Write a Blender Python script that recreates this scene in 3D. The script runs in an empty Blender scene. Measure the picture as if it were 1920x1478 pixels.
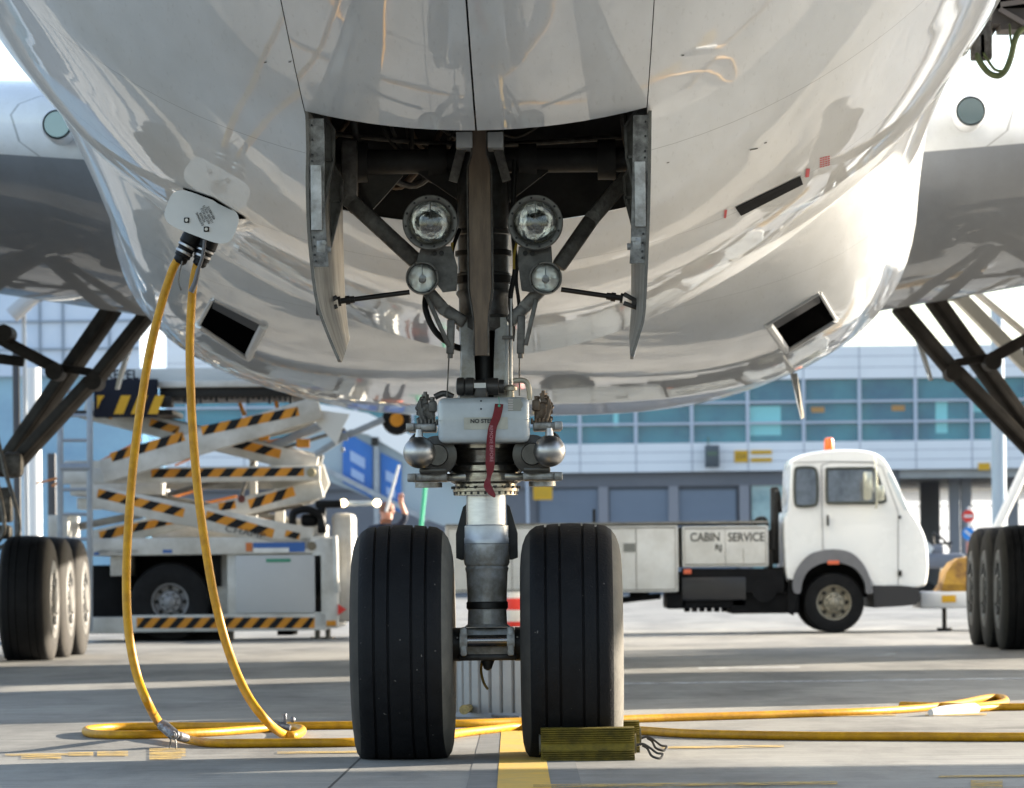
import bpy, bmesh, math, random
import numpy as np
from mathutils import Vector, Matrix
R = math.radians
random.seed(7)
scene = bpy.context.scene
# ---------------------------------------------------------------- camera
FPX, CX, CZ = 8300.0, 0.311, 0.813          # focal length in photo pixels, camera x and height (m)
TH = R(0.62)                                # the camera is rolled slightly
cam_d = bpy.data.cameras.new("camera"); cam = bpy.data.objects.new("camera", cam_d)
scene.collection.objects.link(cam); scene.camera = cam
cam_d.sensor_width = 36; cam_d.lens = FPX / 1920 * 36
c_, s_ = math.cos(TH), math.sin(TH)
cam.matrix_world = Matrix(((c_, s_, 0, CX), (0, 0, -1, 0), (-s_, c_, 0, CZ), (0, 0, 0, 1)))
cam_d.shift_x = -84.6 / 1920; cam_d.shift_y = 335.1 / 1920
cam_d.clip_start = 0.5; cam_d.clip_end = 6000
cam_d.dof.use_dof = True; cam_d.dof.focus_distance = 19.2; cam_d.dof.aperture_fstop = 7.5
# ---------------------------------------------------------------- light
SUN_EL, SUN_AZ = 15.0, 25.0                 # degrees above ground; degrees from +X towards +Y
wd = bpy.data.worlds.new("World"); scene.world = wd; wd.use_nodes = True
nt = wd.node_tree; sky = nt.nodes.new("ShaderNodeTexSky"); sky.sky_type = 'NISHITA'
sky.sun_disc = False; sky.sun_elevation = R(SUN_EL); sky.sun_rotation = R(90 - SUN_AZ)
sky.air_density = 1.0; sky.dust_density = 1.0; sky.ozone_density = 1.6
bg = nt.nodes["Background"]; bg.inputs[1].default_value = 0.12
hs = nt.nodes.new('ShaderNodeHueSaturation'); hs.inputs['Saturation'].default_value = 0.78   # thin high haze pales the sky
nt.links.new(sky.outputs[0], hs.inputs['Color']); nt.links.new(hs.outputs[0], bg.inputs[0])
sun_d = bpy.data.lights.new("sun", 'SUN'); sun = bpy.data.objects.new("sun", sun_d); scene.collection.objects.link(sun)
sun_d.energy = 5.0; sun_d.angle = R(0.5); sun_d.color = (1.0, 0.90, 0.76)
sv = Vector((math.cos(R(SUN_AZ)) * math.cos(R(SUN_EL)), math.sin(R(SUN_AZ)) * math.cos(R(SUN_EL)), math.sin(R(SUN_EL))))
sun.rotation_euler = sv.to_track_quat('Z', 'Y').to_euler()
vs = scene.view_settings; vs.view_transform = 'Standard'; vs.look = 'None'; vs.gamma = 1; vs.exposure = 1.92
scene.cycles.max_bounces = 7; scene.cycles.glossy_bounces = 4; scene.cycles.diffuse_bounces = 4
scene.cycles.sample_clamp_indirect = 8

# ---------------------------------------------------------------- photo <-> world helpers
def unroll(px, py):
    u, v = px - 960, py - 739
    return 960 + u * c_ - v * s_, 739 + v * c_ + u * s_
def P(px, py, d):
    x, y = unroll(px, py)
    return Vector((CX + (x - 1041) * d / FPX, d, CZ + (1075 - y) * d / FPX))
def G(px, py, z=0.0):
    x, y = unroll(px, py)
    return P(px, py, (CZ - z) * FPX / (y - 1075))
def V(*a): return Vector(a)

# ---------------------------------------------------------------- materials
MATS = {}
def mat(name, col, rough=0.5, metal=0.0, coat=0.0, var=0.0, vscale=3.0, vcol=None, bump=0.0, bscale=30.0,
        stretch=None, emit=None, spec=0.5, alpha=1.0, trans=0.0, fine=0.0):
    if name in MATS: return MATS[name]
    m = bpy.data.materials.new(name); m.use_nodes = True; n = m.node_tree; b = n.nodes["Principled BSDF"]
    b.inputs["Base Color"].default_value = (*col, 1); b.inputs["Roughness"].default_value = rough
    b.inputs["Metallic"].default_value = metal; b.inputs["Coat Weight"].default_value = coat
    b.inputs["Coat Roughness"].default_value = 0.03; b.inputs["Specular IOR Level"].default_value = spec
    if trans: b.inputs["Transmission Weight"].default_value = trans; b.inputs["IOR"].default_value = 1.45
    if alpha < 1: b.inputs["Alpha"].default_value = alpha
    if emit: b.inputs["Emission Color"].default_value = (*emit[0], 1); b.inputs["Emission Strength"].default_value = emit[1]
    if var > 0 or bump > 0:
        geo = n.nodes.new("ShaderNodeNewGeometry"); mp = n.nodes.new("ShaderNodeMapping"); n.links.new(geo.outputs["Position"], mp.inputs[0])
        if stretch: mp.inputs["Scale"].default_value = stretch
    if var > 0:
        t = n.nodes.new("ShaderNodeTexNoise"); t.inputs["Scale"].default_value = vscale; t.inputs["Detail"].default_value = 8; t.inputs["Roughness"].default_value = 0.65
        n.links.new(mp.outputs[0], t.inputs[0])
        r = n.nodes.new("ShaderNodeValToRGB"); r.color_ramp.elements[0].position = 0.38; r.color_ramp.elements[1].position = 0.68
        n.links.new(t.outputs[0], r.inputs[0])
        mx = n.nodes.new("ShaderNodeMix"); mx.data_type = 'RGBA'
        mx.inputs[6].default_value = (*(vcol or [c * (1 - var) for c in col]), 1); mx.inputs[7].default_value = (*col, 1)
        n.links.new(r.outputs[0], mx.inputs[0]); n.links.new(mx.outputs[2], b.inputs["Base Color"])
        mr = n.nodes.new("ShaderNodeMapRange"); mr.inputs[3].default_value = min(1, rough * 1.35); mr.inputs[4].default_value = rough * 0.8
        n.links.new(t.outputs[0], mr.inputs[0]); n.links.new(mr.outputs[0], b.inputs["Roughness"])
    if bump > 0:
        t2 = n.nodes.new("ShaderNodeTexNoise"); t2.inputs["Scale"].default_value = bscale; t2.inputs["Detail"].default_value = 5
        n.links.new(mp.outputs[0], t2.inputs[0])
        bp = n.nodes.new("ShaderNodeBump"); bp.inputs["Strength"].default_value = bump; bp.inputs["Distance"].default_value = 0.01
        n.links.new(t2.outputs[0], bp.inputs["Height"]); n.links.new(bp.outputs[0], b.inputs["Normal"])
    MATS[name] = m; return m

def aircraft_paint(name, col, lines=True, coat=.62):
    m = bpy.data.materials.new(name); m.use_nodes = True; n = m.node_tree; L = n.links; b = n.nodes["Principled BSDF"]
    geo = n.nodes.new("ShaderNodeNewGeometry")
    # grime in soft streaks that run along the skin
    mp = n.nodes.new("ShaderNodeMapping"); mp.inputs["Scale"].default_value = (2.2, 0.35, 2.2); L.new(geo.outputs["Position"], mp.inputs[0])
    t = n.nodes.new("ShaderNodeTexNoise"); t.inputs["Scale"].default_value = 1.3; t.inputs["Detail"].default_value = 9; t.inputs["Roughness"].default_value = 0.62; L.new(mp.outputs[0], t.inputs[0])
    r = n.nodes.new("ShaderNodeValToRGB"); r.color_ramp.elements[0].position = 0.35; r.color_ramp.elements[1].position = 0.62
    r.color_ramp.elements[0].color = (col[0] * .88, col[1] * .875, col[2] * .86, 1); r.color_ramp.elements[1].color = (*col, 1)
    L.new(t.outputs[0], r.inputs[0])
    # fine scratches and rain marks
    mp2 = n.nodes.new("ShaderNodeMapping"); mp2.inputs["Scale"].default_value = (60, 3, 60); L.new(geo.outputs["Position"], mp2.inputs[0])
    t2 = n.nodes.new("ShaderNodeTexNoise"); t2.inputs["Scale"].default_value = 1.0; t2.inputs["Detail"].default_value = 6; L.new(mp2.outputs[0], t2.inputs[0])
    r2 = n.nodes.new("ShaderNodeValToRGB"); r2.color_ramp.elements[0].position = 0.30; r2.color_ramp.elements[1].position = 0.40
    r2.color_ramp.elements[0].color = (.72, .71, .69, 1); r2.color_ramp.elements[1].color = (1, 1, 1, 1); L.new(t2.outputs[0], r2.inputs[0])
    mx = n.nodes.new("ShaderNodeMix"); mx.data_type = 'RGBA'; mx.blend_type = 'MULTIPLY'; mx.inputs[0].default_value = 0.3
    L.new(r.outputs[0], mx.inputs[6]); L.new(r2.outputs[0], mx.inputs[7])
    out = mx.outputs[2]
    if lines:   # skin joints round the barrel every 2.7 m
        sp = n.nodes.new("ShaderNodeSeparateXYZ"); L.new(geo.outputs["Position"], sp.inputs[0])
        md = n.nodes.new("ShaderNodeMath"); md.operation = 'PINGPONG'; md.inputs[1].default_value = 1.35; L.new(sp.outputs[1], md.inputs[0])
        lt = n.nodes.new("ShaderNodeMath"); lt.operation = 'LESS_THAN'; lt.inputs[1].default_value = 0.006; L.new(md.outputs[0], lt.inputs[0])
        ml = n.nodes.new("ShaderNodeMath"); ml.operation = 'MULTIPLY'; ml.inputs[1].default_value = 0.55; L.new(lt.outputs[0], ml.inputs[0])
        m2 = n.nodes.new("ShaderNodeMix"); m2.data_type = 'RGBA'; m2.inputs[7].default_value = (.12, .12, .12, 1)
        L.new(ml.outputs[0], m2.inputs[0]); L.new(out, m2.inputs[6]); out = m2.outputs[2]
    L.new(out, b.inputs["Base Color"])
    b.inputs["Roughness"].default_value = 0.45; b.inputs["Specular IOR Level"].default_value = 0.25; b.inputs["Coat Weight"].default_value = coat; b.inputs["Coat Roughness"].default_value = 0.018; b.inputs["Coat IOR"].default_value = 1.45
    t3 = n.nodes.new("ShaderNodeTexNoise"); t3.inputs["Scale"].default_value = 1.6; t3.inputs["Detail"].default_value = 1.5; L.new(geo.outputs["Position"], t3.inputs[0])
    t4 = n.nodes.new("ShaderNodeTexNoise"); t4.inputs["Scale"].default_value = 9.0; t4.inputs["Detail"].default_value = 1; L.new(geo.outputs["Position"], t4.inputs[0])
    ad = n.nodes.new("ShaderNodeMath"); ad.operation = 'MULTIPLY_ADD'; ad.inputs[1].default_value = 0.10; L.new(t4.outputs[0], ad.inputs[0]); L.new(t3.outputs[0], ad.inputs[2])
    bp = n.nodes.new("ShaderNodeBump"); bp.inputs["Strength"].default_value = 0.5; bp.inputs["Distance"].default_value = 0.0025; L.new(ad.outputs[0], bp.inputs["Height"])
    L.new(bp.outputs[0], b.inputs["Normal"]); L.new(bp.outputs[0], b.inputs["Coat Normal"])
    MATS[name] = m; return m

PAINT = aircraft_paint("aircraft_white", (.77, .79, .805))
PAINTW = aircraft_paint("aircraft_grey_wing", (.25, .27, .30), False, .35)
RUB = mat("tyre_rubber", (.005, .005, .006), .6, spec=.16, var=.35, vscale=14, bump=.25, bscale=90, vcol=(.009, .009, .010))
def specks(m, col, sc, lo):
    n = m.node_tree; b = n.nodes["Principled BSDF"]; src = b.inputs["Base Color"].links[0].from_socket; g = n.nodes.new("ShaderNodeNewGeometry"); t = n.nodes.new("ShaderNodeTexNoise"); t.inputs["Scale"].default_value = sc; t.inputs["Detail"].default_value = 2
    n.links.new(g.outputs["Position"], t.inputs[0]); r = n.nodes.new("ShaderNodeValToRGB"); r.color_ramp.elements[0].position = lo; r.color_ramp.elements[1].position = lo + .02; n.links.new(t.outputs[0], r.inputs[0])
    x = n.nodes.new("ShaderNodeMix"); x.data_type = 'RGBA'; n.links.new(r.outputs[0], x.inputs[0]); n.links.new(src, x.inputs[6]); x.inputs[7].default_value = (*col, 1); n.links.new(x.outputs[2], b.inputs["Base Color"])
specks(RUB, (.11, .10, .09), 42, .735)
RUBS = mat("sunlit_sidewall_rubber", (.10, .094, .082), .8, var=.4, vscale=8, bump=.2, bscale=60, vcol=(.15, .14, .12), spec=.15)  # dusty rubber for right-facing nose sidewalls, sunlight painted into its colour
RUBM = mat("main_sidewall_rubber", (.030, .028, .025), .8, var=.4, vscale=6, vcol=(.055, .05, .044), spec=.2)
RUBO = mat("vehicle_rubber", (.005, .005, .006), .7, spec=.3, var=.3, vscale=10)
CHROME = mat("piston_chrome", (.46, .465, .475), .28, 1.0, var=.12, vscale=20, stretch=(1, 1, 6))
ALU = mat("gear_aluminium", (.30, .30, .30), .38, .85, var=.45, vscale=16, bump=.15, bscale=70, vcol=(.15, .14, .125))
GPAINT = mat("gear_grey_paint", (.34, .35, .355), .38, .1, coat=.3, var=.45, vscale=13, bump=.12, bscale=60, vcol=(.16, .15, .13))
GDARK = mat("gear_dark_metal", (.17, .16, .145), .45, .35, var=.5, vscale=18, bump=.3, bscale=55, vcol=(.08, .073, .065))
GBLACK = mat("gear_black", (.010, .009, .008), .5, .1, var=.4, vscale=25)
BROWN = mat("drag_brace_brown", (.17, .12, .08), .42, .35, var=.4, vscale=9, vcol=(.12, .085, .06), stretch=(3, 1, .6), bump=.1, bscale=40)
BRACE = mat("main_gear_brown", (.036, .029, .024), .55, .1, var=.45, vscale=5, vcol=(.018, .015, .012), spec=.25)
COVER = mat("steering_cover_blue_grey", (.42, .46, .49), .35, coat=.4, var=.14, vscale=9)
STEEL = mat("brushed_steel", (.42, .41, .40), .34, 1.0, var=.2, vscale=30)
LENS = mat("lens_glass", (.92, .94, .95), .02, trans=1.0)
WHITEP = mat("white_enamel", (.70, .71, .70), .4, coat=.2, var=.16, vscale=6)
DIRTYW = mat("dirty_white_panel", (.50, .50, .49), .5, var=.5, vscale=12, vcol=(.22, .21, .19))
WELL = mat("wheel_well", (.045, .042, .038), .6, var=.6, vscale=5, vcol=(.02, .018, .016))
BLACKP = mat("black_plastic", (.003, .003, .0035), .45, spec=.2)
YEL = mat("yellow_cable_jacket", (.56, .285, .005), .42, spec=.3, var=.30, vscale=16, bump=.15, bscale=45, vcol=(.38, .18, .006))
def worn(name, ca, lo, hi):
    m = bpy.data.materials.new(name); m.use_nodes = True; n = m.node_tree; b = n.nodes["Principled BSDF"]; g = n.nodes.new("ShaderNodeNewGeometry")
    t = n.nodes.new("ShaderNodeTexNoise"); t.inputs["Scale"].default_value = 7; t.inputs["Detail"].default_value = 10; t.inputs["Roughness"].default_value = .75; n.links.new(g.outputs["Position"], t.inputs[0])
    r = n.nodes.new("ShaderNodeValToRGB"); r.color_ramp.elements[0].position = lo; r.color_ramp.elements[1].position = hi; n.links.new(t.outputs[0], r.inputs[0]); n.links.new(r.outputs[0], b.inputs["Alpha"])
    b.inputs["Base Color"].default_value = (*ca, 1); b.inputs["Roughness"].default_value = .8; return m
YWORN = worn("worn_yellow_paint", (.50, .33, .08), .36, .62)
YPAINT = mat("yellow_marking_paint", (.62, .36, .03), .75, var=.4, vscale=5, bump=.2, bscale=40, vcol=(.46, .31, .08))
CHOCK = mat("chock_rubber_yellow", (.16, .118, .012), .65, var=.55, vscale=16, bump=.25, bscale=60, vcol=(.07, .053, .010), spec=.2)
RED = mat("red_ribbon", (.17, .006, .013), .6, var=.3, vscale=40)
INK = mat("black_lettering", (.03, .03, .03), .6)
WINK = mat("white_lettering", (.55, .5, .5), .6)
ORANGE = mat("hazard_orange", (.66, .26, .010), .5, var=.2, vscale=5)
HBLACK = mat("hazard_black", (.008, .008, .009), .6, spec=.25)
LWHITE = mat("loader_paint", (.64, .63, .60), .45, coat=.1, var=.14, vscale=2.2, vcol=(.42, .40, .36))
LGREY = mat("galvanised_steel", (.33, .37, .42), .45, .4, var=.2, vscale=6)
NAVY = mat("navy_panel", (.008, .010, .02), .6, spec=.2)
TWHITE = mat("truck_white_paint", (.86, .86, .84), .25, coat=.6, var=.04, vscale=1.2)
TBED = mat("truck_bed_panel", (.76, .75, .71), .5, var=.14, vscale=2.5, vcol=(.60, .58, .53))
ARCH = mat("grey_wheel_arch", (.17, .17, .18), .6, var=.15, vscale=5)
CHAS = mat("black_chassis", (.006, .006, .007), .7, spec=.2, var=.4, vscale=6)
CGLASS = mat("cab_glass", (.16, .18, .20), .06, coat=.5, var=.6, vscale=2.6, vcol=(.05, .055, .06))
BEACON = mat("amber_beacon", (.80, .13, .004), .3, coat=.4)
TPANEL = mat("terminal_white_panel", (.74, .76, .80), .4, var=.06, vscale=.4)
TDARK = mat("terminal_grey_wall", (.155, .16, .185), .6, var=.12, vscale=.4)
TDOOR = mat("garage_door_grey_blue", (.165, .20, .26), .5, var=.1, vscale=.5)
TGLASS = mat("terminal_glass", (.022, .115, .20), .15, coat=.15, var=.5, vscale=.35, vcol=(.05, .24, .30))
TGLASSL = mat("terminal_glass_light", (.16, .52, .58), .12, coat=.4)
TFRAME = mat("terminal_mullion", (.44, .49, .58), .4)
CONC = mat("plain_concrete", (.40, .40, .40), .8, var=.2, vscale=1)
BLUEAD = mat("blue_advert_panel", (.02, .11, .42), .35, var=.3, vscale=.3, vcol=(.03, .20, .58))
SIGNY = mat("yellow_sign", (.62, .34, .008), .5)
SREDM = mat("sign_red", (.62, .03, .02), .5)
SBLUE = mat("sign_blue", (.02, .22, .65), .5)
GREENP = mat("green_pole_paint", (.04, .42, .22), .5)
DRUM = mat("ribbed_drum_grey", (.33, .33, .33), .5, var=.15, vscale=5)
TARP = mat("yellow_tarpaulin", (.42, .24, .02), .7, var=.6, vscale=5, vcol=(.14, .07, .02), bump=.6, bscale=6)
SKIN = mat("skin", (.52, .25, .17), .5)
NAVYC = mat("navy_cloth", (.015, .02, .04), .8)
HIVIS = mat("orange_hi_vis", (.30, .05, .015), .8)
HAIR = mat("brown_hair", (.20, .09, .05), .7)

# ---------------------------------------------------------------- mesh builder
class MB:
    def __init__(s): s.v = []; s.f = []; s.m = []
    def add(s, vs, fs, mi=0):
        o = len(s.v); s.v += [Vector(v) for v in vs]
        for f in fs: s.f.append([o + i for i in f]); s.m.append(mi)
    def box(s, c, size, rot=None, mi=0, bev=0.0, seg=2):
        bm = bmesh.new(); bmesh.ops.create_cube(bm, size=1); bmesh.ops.scale(bm, vec=Vector(size), verts=bm.verts)
        if bev > 0: bmesh.ops.bevel(bm, geom=bm.edges[:], offset=min(bev, min(size) * .49), segments=seg, profile=.5, affect='EDGES')
        M = Matrix.Translation(Vector(c)) @ (rot.to_4x4() if rot else Matrix.Identity(4))
        bm.verts.index_update(); s.add([M @ v.co for v in bm.verts], [[v.index for v in f.verts] for f in bm.faces], mi); bm.free()
    def beam(s, a, b, w, h, mi=0, bev=0.0, up=(0, 0, 1)):
        a, b = Vector(a), Vector(b); z = (b - a); L = z.length; z.normalize(); x = z.cross(Vector(up))
        if x.length < 1e-4: x = z.cross(Vector((0, 1, 0)))
        x.normalize(); y = x.cross(z); M = Matrix((x, y, z)).transposed()
        s.box((a + b) / 2, (w, h, L), M, mi, bev)
    def cyl(s, a, b, r, r2=None, n=20, mi=0, caps=True):
        s.lathe(a, b, [(r, 0), ((r if r2 is None else r2), 1)], n, mi, caps)
    def lathe(s, a, b, prof, n=28, mi=0, caps=True):      # prof: (radius, t) with t from a (0) to b (1)
        a, b = Vector(a), Vector(b); z = (b - a).normalized(); x = z.orthogonal().normalized(); y = z.cross(x); vs = []
        for r, t in prof:
            c = a + (b - a) * t
            vs += [c + (x * math.cos(2 * math.pi * k / n) + y * math.sin(2 * math.pi * k / n)) * r for k in range(n)]
        fs = [[i * n + k, i * n + (k + 1) % n, (i + 1) * n + (k + 1) % n, (i + 1) * n + k] for i in range(len(prof) - 1) for k in range(n)]
        if caps: fs += [list(range(n))[::-1], [(len(prof) - 1) * n + k for k in range(n)]]
        s.add(vs, fs, mi)
    def tube(s, pts, r, n=10, mi=0, sub=6, closed=False):
        pts = [Vector(p) for p in pts]
        if sub > 1 and len(pts) > 2: pts = spline(pts, sub, closed)
        rr = r if callable(r) else (lambda t: r); vs = []; N = len(pts); prev = None
        for i, p in enumerate(pts):
            t = (pts[(i + 1) % N] - pts[i - 1]) if closed else (pts[min(i + 1, N - 1)] - pts[max(i - 1, 0)])
            t.normalize()
            x = t.orthogonal().normalized() if prev is None else (prev - t * prev.dot(t)).normalized()
            prev = x; y = t.cross(x); q = rr(i / (N - 1))
            vs += [p + (x * math.cos(2 * math.pi * k / n) + y * math.sin(2 * math.pi * k / n)) * q for k in range(n)]
        M = N if closed else N - 1
        fs = [[i * n + k, i * n + (k + 1) % n, ((i + 1) % N) * n + (k + 1) % n, ((i + 1) % N) * n + k] for i in range(M) for k in range(n)]
        if not closed: fs += [list(range(n))[::-1], [(N - 1) * n + k for k in range(n)]]
        s.add(vs, fs, mi)
    def sphere(s, c, r, n=24, m=14, mi=0, sc=(1, 1, 1)):
        vs = []; c = Vector(c)
        for i in range(m + 1):
            a = math.pi * i / m
            vs += [c + Vector((r * sc[0] * math.sin(a) * math.cos(2 * math.pi * k / n), r * sc[1] * math.sin(a) * math.sin(2 * math.pi * k / n), r * sc[2] * math.cos(a))) for k in range(n)]
        s.add(vs, [[i * n + k, i * n + (k + 1) % n, (i + 1) * n + (k + 1) % n, (i + 1) * n + k] for i in range(m) for k in range(n)], mi)
    def prism(s, poly, ext, mi=0):                        # poly: world points; ext: extrusion vector
        poly = [Vector(p) for p in poly]; ext = Vector(ext); n = len(poly)
        s.add(poly + [p + ext for p in poly], [list(range(n))[::-1], list(range(n, 2 * n))] + [[i, (i + 1) % n, n + (i + 1) % n, n + i] for i in range(n)], mi)
    def loft(s, rings, mi=0, closed=True, caps=True):
        n = len(rings[0]); vs = [p for r in rings for p in r]
        fs = [[i * n + k, i * n + (k + 1) % n, (i + 1) * n + (k + 1) % n, (i + 1) * n + k] for i in range(len(rings) - 1) for k in range(n if closed else n - 1)]
        if closed and caps: fs += [list(range(n))[::-1], [(len(rings) - 1) * n + k for k in range(n)]]
        s.add(vs, fs, mi)

def spline(p, sub, closed=False):
    out = []; N = len(p)
    for i in range(N if closed else N - 1):
        g = (lambda k: p[k % N]) if closed else (lambda k: p[max(0, min(N - 1, k))])
        a, b, c, d = g(i - 1), g(i), g(i + 1), g(i + 2)
        for k in range(sub):
            t = k / sub
            out.append(0.5 * ((2 * b) + (c - a) * t + (2 * a - 5 * b + 4 * c - d) * t * t + (3 * b - a - 3 * c + d) * t ** 3))
    if not closed: out.append(p[-1])
    return out

col = scene.collection
def build(name, mb, mats, parent=None, base=None, angle=35):
    base = Vector(base) if base is not None else Vector((0, 0, 0))
    me = bpy.data.meshes.new(name); me.from_pydata([v - base for v in mb.v], [], mb.f)
    for m in (mats if isinstance(mats, (list, tuple)) else [mats]): me.materials.append(m)
    me.polygons.foreach_set("material_index", mb.m)
    bm = bmesh.new(); bm.from_mesh(me); bmesh.ops.recalc_face_normals(bm, faces=bm.faces); bm.to_mesh(me); bm.free()
    me.polygons.foreach_set("use_smooth", [True] * len(me.polygons)); me.set_sharp_from_angle(angle=R(angle))
    o = bpy.data.objects.new(name, me); col.objects.link(o)
    if parent: o.parent = parent
    return o
class Thing:
    def __init__(s, name, label, cat, base, group=None):
        s.base = Vector(base); s.o = bpy.data.objects.new(name, None); col.objects.link(s.o); s.o.location = s.base
        s.o["label"] = label; s.o["category"] = cat
        if group: s.o["group"] = group
    def part(s, name, mb, mats, parent=None, label=None, angle=35):
        o = build(name, mb, mats, parent or s.o, s.base, angle)
        if label: o["label"] = label
        return o
def single(name, mb, mats, label, cat, base, group=None, kind=None):
    o = build(name, mb, mats, None, base); o.location = Vector(base)
    if kind: o["kind"] = kind
    else: o["label"] = label; o["category"] = cat
    if group: o["group"] = group
    return o
def copy_tree(o, parent=None):
    c = o.copy(); col.objects.link(c); c.parent = parent or o.parent
    for ch in [x for x in col.objects if x.parent == o]: copy_tree(ch, c)
    return c
def text(name, body, size, M, m, parent, base, sx=1.0, align='CENTER', space=1.0, bold=0.0):
    cu = bpy.data.curves.new("t", 'FONT'); cu.body = body; cu.size = size; cu.extrude = 0.0008; cu.align_x = align; cu.align_y = 'CENTER'
    cu.space_character = space; cu.space_line = 0.95; cu.offset = bold
    ob = bpy.data.objects.new("t", cu); col.objects.link(ob); bpy.context.view_layer.update()
    me = bpy.data.meshes.new_from_object(ob.evaluated_get(bpy.context.evaluated_depsgraph_get())); bpy.data.objects.remove(ob)
    me.transform(Matrix.Translation(-Vector(base)) @ M @ Matrix.Diagonal((sx, 1, 1, 1))); me.name = name; me.materials.clear(); me.materials.append(m)
    o = bpy.data.objects.new(name, me); col.objects.link(o); o.parent = parent; return o
def face_cam(loc, rot_deg=0):   # text plane facing -Y, rotated in the picture plane
    return Matrix.Translation(Vector(loc)) @ Matrix.Rotation(R(90), 4, 'X') @ Matrix.Rotation(R(rot_deg), 4, 'Z')

# ================================================================ SETTING: ground
def ground():
    me = MB(); ys = [-150, -40, 0, 30, 60, 120, 300, 900, 3500]; xs = [-2500, -600, -120, -30, 0, 30, 120, 600, 2500]
    me.add([(x, y, 0) for y in ys for x in xs], [[j * 9 + i, j * 9 + i + 1, (j + 1) * 9 + i + 1, (j + 1) * 9 + i] for j in range(8) for i in range(8)])
    m = bpy.data.materials.new("apron_concrete"); m.use_nodes = True; n = m.node_tree; L = n.links; b = n.nodes["Principled BSDF"]
    g = n.nodes.new("ShaderNodeNewGeometry")
    def noise(scale, sc, det=8, ro=.6):
        mp = n.nodes.new("ShaderNodeMapping"); mp.inputs["Scale"].default_value = sc; L.new(g.outputs["Position"], mp.inputs[0])
        t = n.nodes.new("ShaderNodeTexNoise"); t.inputs["Scale"].default_value = scale; t.inputs["Detail"].default_value = det; t.inputs["Roughness"].default_value = ro; L.new(mp.outputs[0], t.inputs[0]); return t
    def ramp(t, a, b_, ca, cb):
        r = n.nodes.new("ShaderNodeValToRGB"); r.color_ramp.elements[0].position = a; r.color_ramp.elements[1].position = b_
        r.color_ramp.elements[0].color = (*ca, 1); r.color_ramp.elements[1].color = (*cb, 1); L.new(t.outputs[0], r.inputs[0]); return r
    def mix(a, bb, mode='MULTIPLY', f=1.0):
        x = n.nodes.new("ShaderNodeMix"); x.data_type = 'RGBA'; x.blend_type = mode; x.inputs[0].default_value = f; L.new(a, x.inputs[6]); L.new(bb, x.inputs[7]); return x.outputs[2]
    base = ramp(noise(.5, (1, .6, 1), 10), .3, .7, (.245, .236, .215), (.37, .357, .328)).outputs[0]
    st = ramp(noise(1.0, (.8, .22, 1), 9, .7), .34, .54, (.52, .52, .53), (1, 1, 1)).outputs[0]
    brush = ramp(noise(1.0, (1.2, 34, 1), 4), .32, .6, (.70, .70, .70), (1.05, 1.05, 1.05)).outputs[0]
    spk = ramp(noise(60, (1, 1, 1), 3), .28, .4, (.55, .55, .55), (1, 1, 1)).outputs[0]
    oil = ramp(noise(.9, (1, .7, 1), 4, .5), .66, .74, (1, 1, 1), (.50, .49, .48)).outputs[0]
    crk = ramp(noise(2.2, (1, 1, 1), 12, .75), .497, .500, (1, 1, 1), (.93, .93, .93)).outputs[0]
    c = mix(mix(mix(mix(mix(base, st), brush), spk), oil), crk)
    sp = n.nodes.new("ShaderNodeSeparateXYZ"); L.new(g.outputs["Position"], sp.inputs[0])
    def joint(out, shift, period, w):
        ad = n.nodes.new("ShaderNodeMath"); ad.inputs[1].default_value = shift; L.new(out, ad.inputs[0])
        pg = n.nodes.new("ShaderNodeMath"); pg.operation = 'PINGPONG'; pg.inputs[1].default_value = period / 2; L.new(ad.outputs[0], pg.inputs[0])
        lt = n.nodes.new("ShaderNodeMath"); lt.operation = 'LESS_THAN'; lt.inputs[1].default_value = w; L.new(pg.outputs[0], lt.inputs[0]); return lt.outputs[0]
    mx = n.nodes.new("ShaderNodeMath"); mx.operation = 'MAXIMUM'
    L.new(joint(sp.outputs[0], 0.57, 6.0, .006), mx.inputs[0]); L.new(joint(sp.outputs[1], 1.6, 6.0, .010), mx.inputs[1])
    j = n.nodes.new("ShaderNodeMix"); j.data_type = 'RGBA'; j.inputs[7].default_value = (.035, .034, .033, 1); L.new(mx.outputs[0], j.inputs[0]); L.new(c, j.inputs[6])
    L.new(j.outputs[2], b.inputs["Base Color"]); b.inputs["Roughness"].default_value = .68; b.inputs["Specular IOR Level"].default_value = .35
    bp = n.nodes.new("ShaderNodeBump"); bp.inputs["Strength"].default_value = .35; bp.inputs["Distance"].default_value = .006
    L.new(noise(40, (1, 1, 1), 6).outputs[0], bp.inputs["Height"]); L.new(bp.outputs[0], b.inputs["Normal"])
    single("apron_ground", me, m, None, None, (0, 0, 0), kind="structure")
ground()
def marking(name, quads, m, z=0.004):
    mb = MB()
    for q in quads: mb.add([(p[0], p[1], z) for p in q], [[0, 1, 2, 3]])
    single(name, mb, m, None, None, (0, 0, 0), kind="structure")
PATCH = mat("dark_line_border", (.17, .17, .165), .75, var=.25, vscale=6)
def strip(x0, y0, x1, y1, w): return [(x0 - w / 2, y0), (x0 + w / 2, y0), (x1 + w / 2, y1), (x1 - w / 2, y1)]
marking("taxi_line_border", [strip(.235, 9, .12, 24.5, .44)], PATCH, .0015)
marking("taxi_line", [strip(.255, 9, .10, 24.5, .205)], YPAINT, .003)
tl = []
def gq(x0, x1, y0, y1): tl.append([tuple(G(*p)[:2]) for p in ((x0, y0), (x1, y0 - (x1 - x0) * s_), (x1, y1 - (x1 - x0) * s_), (x0, y1))][::-1])
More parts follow.
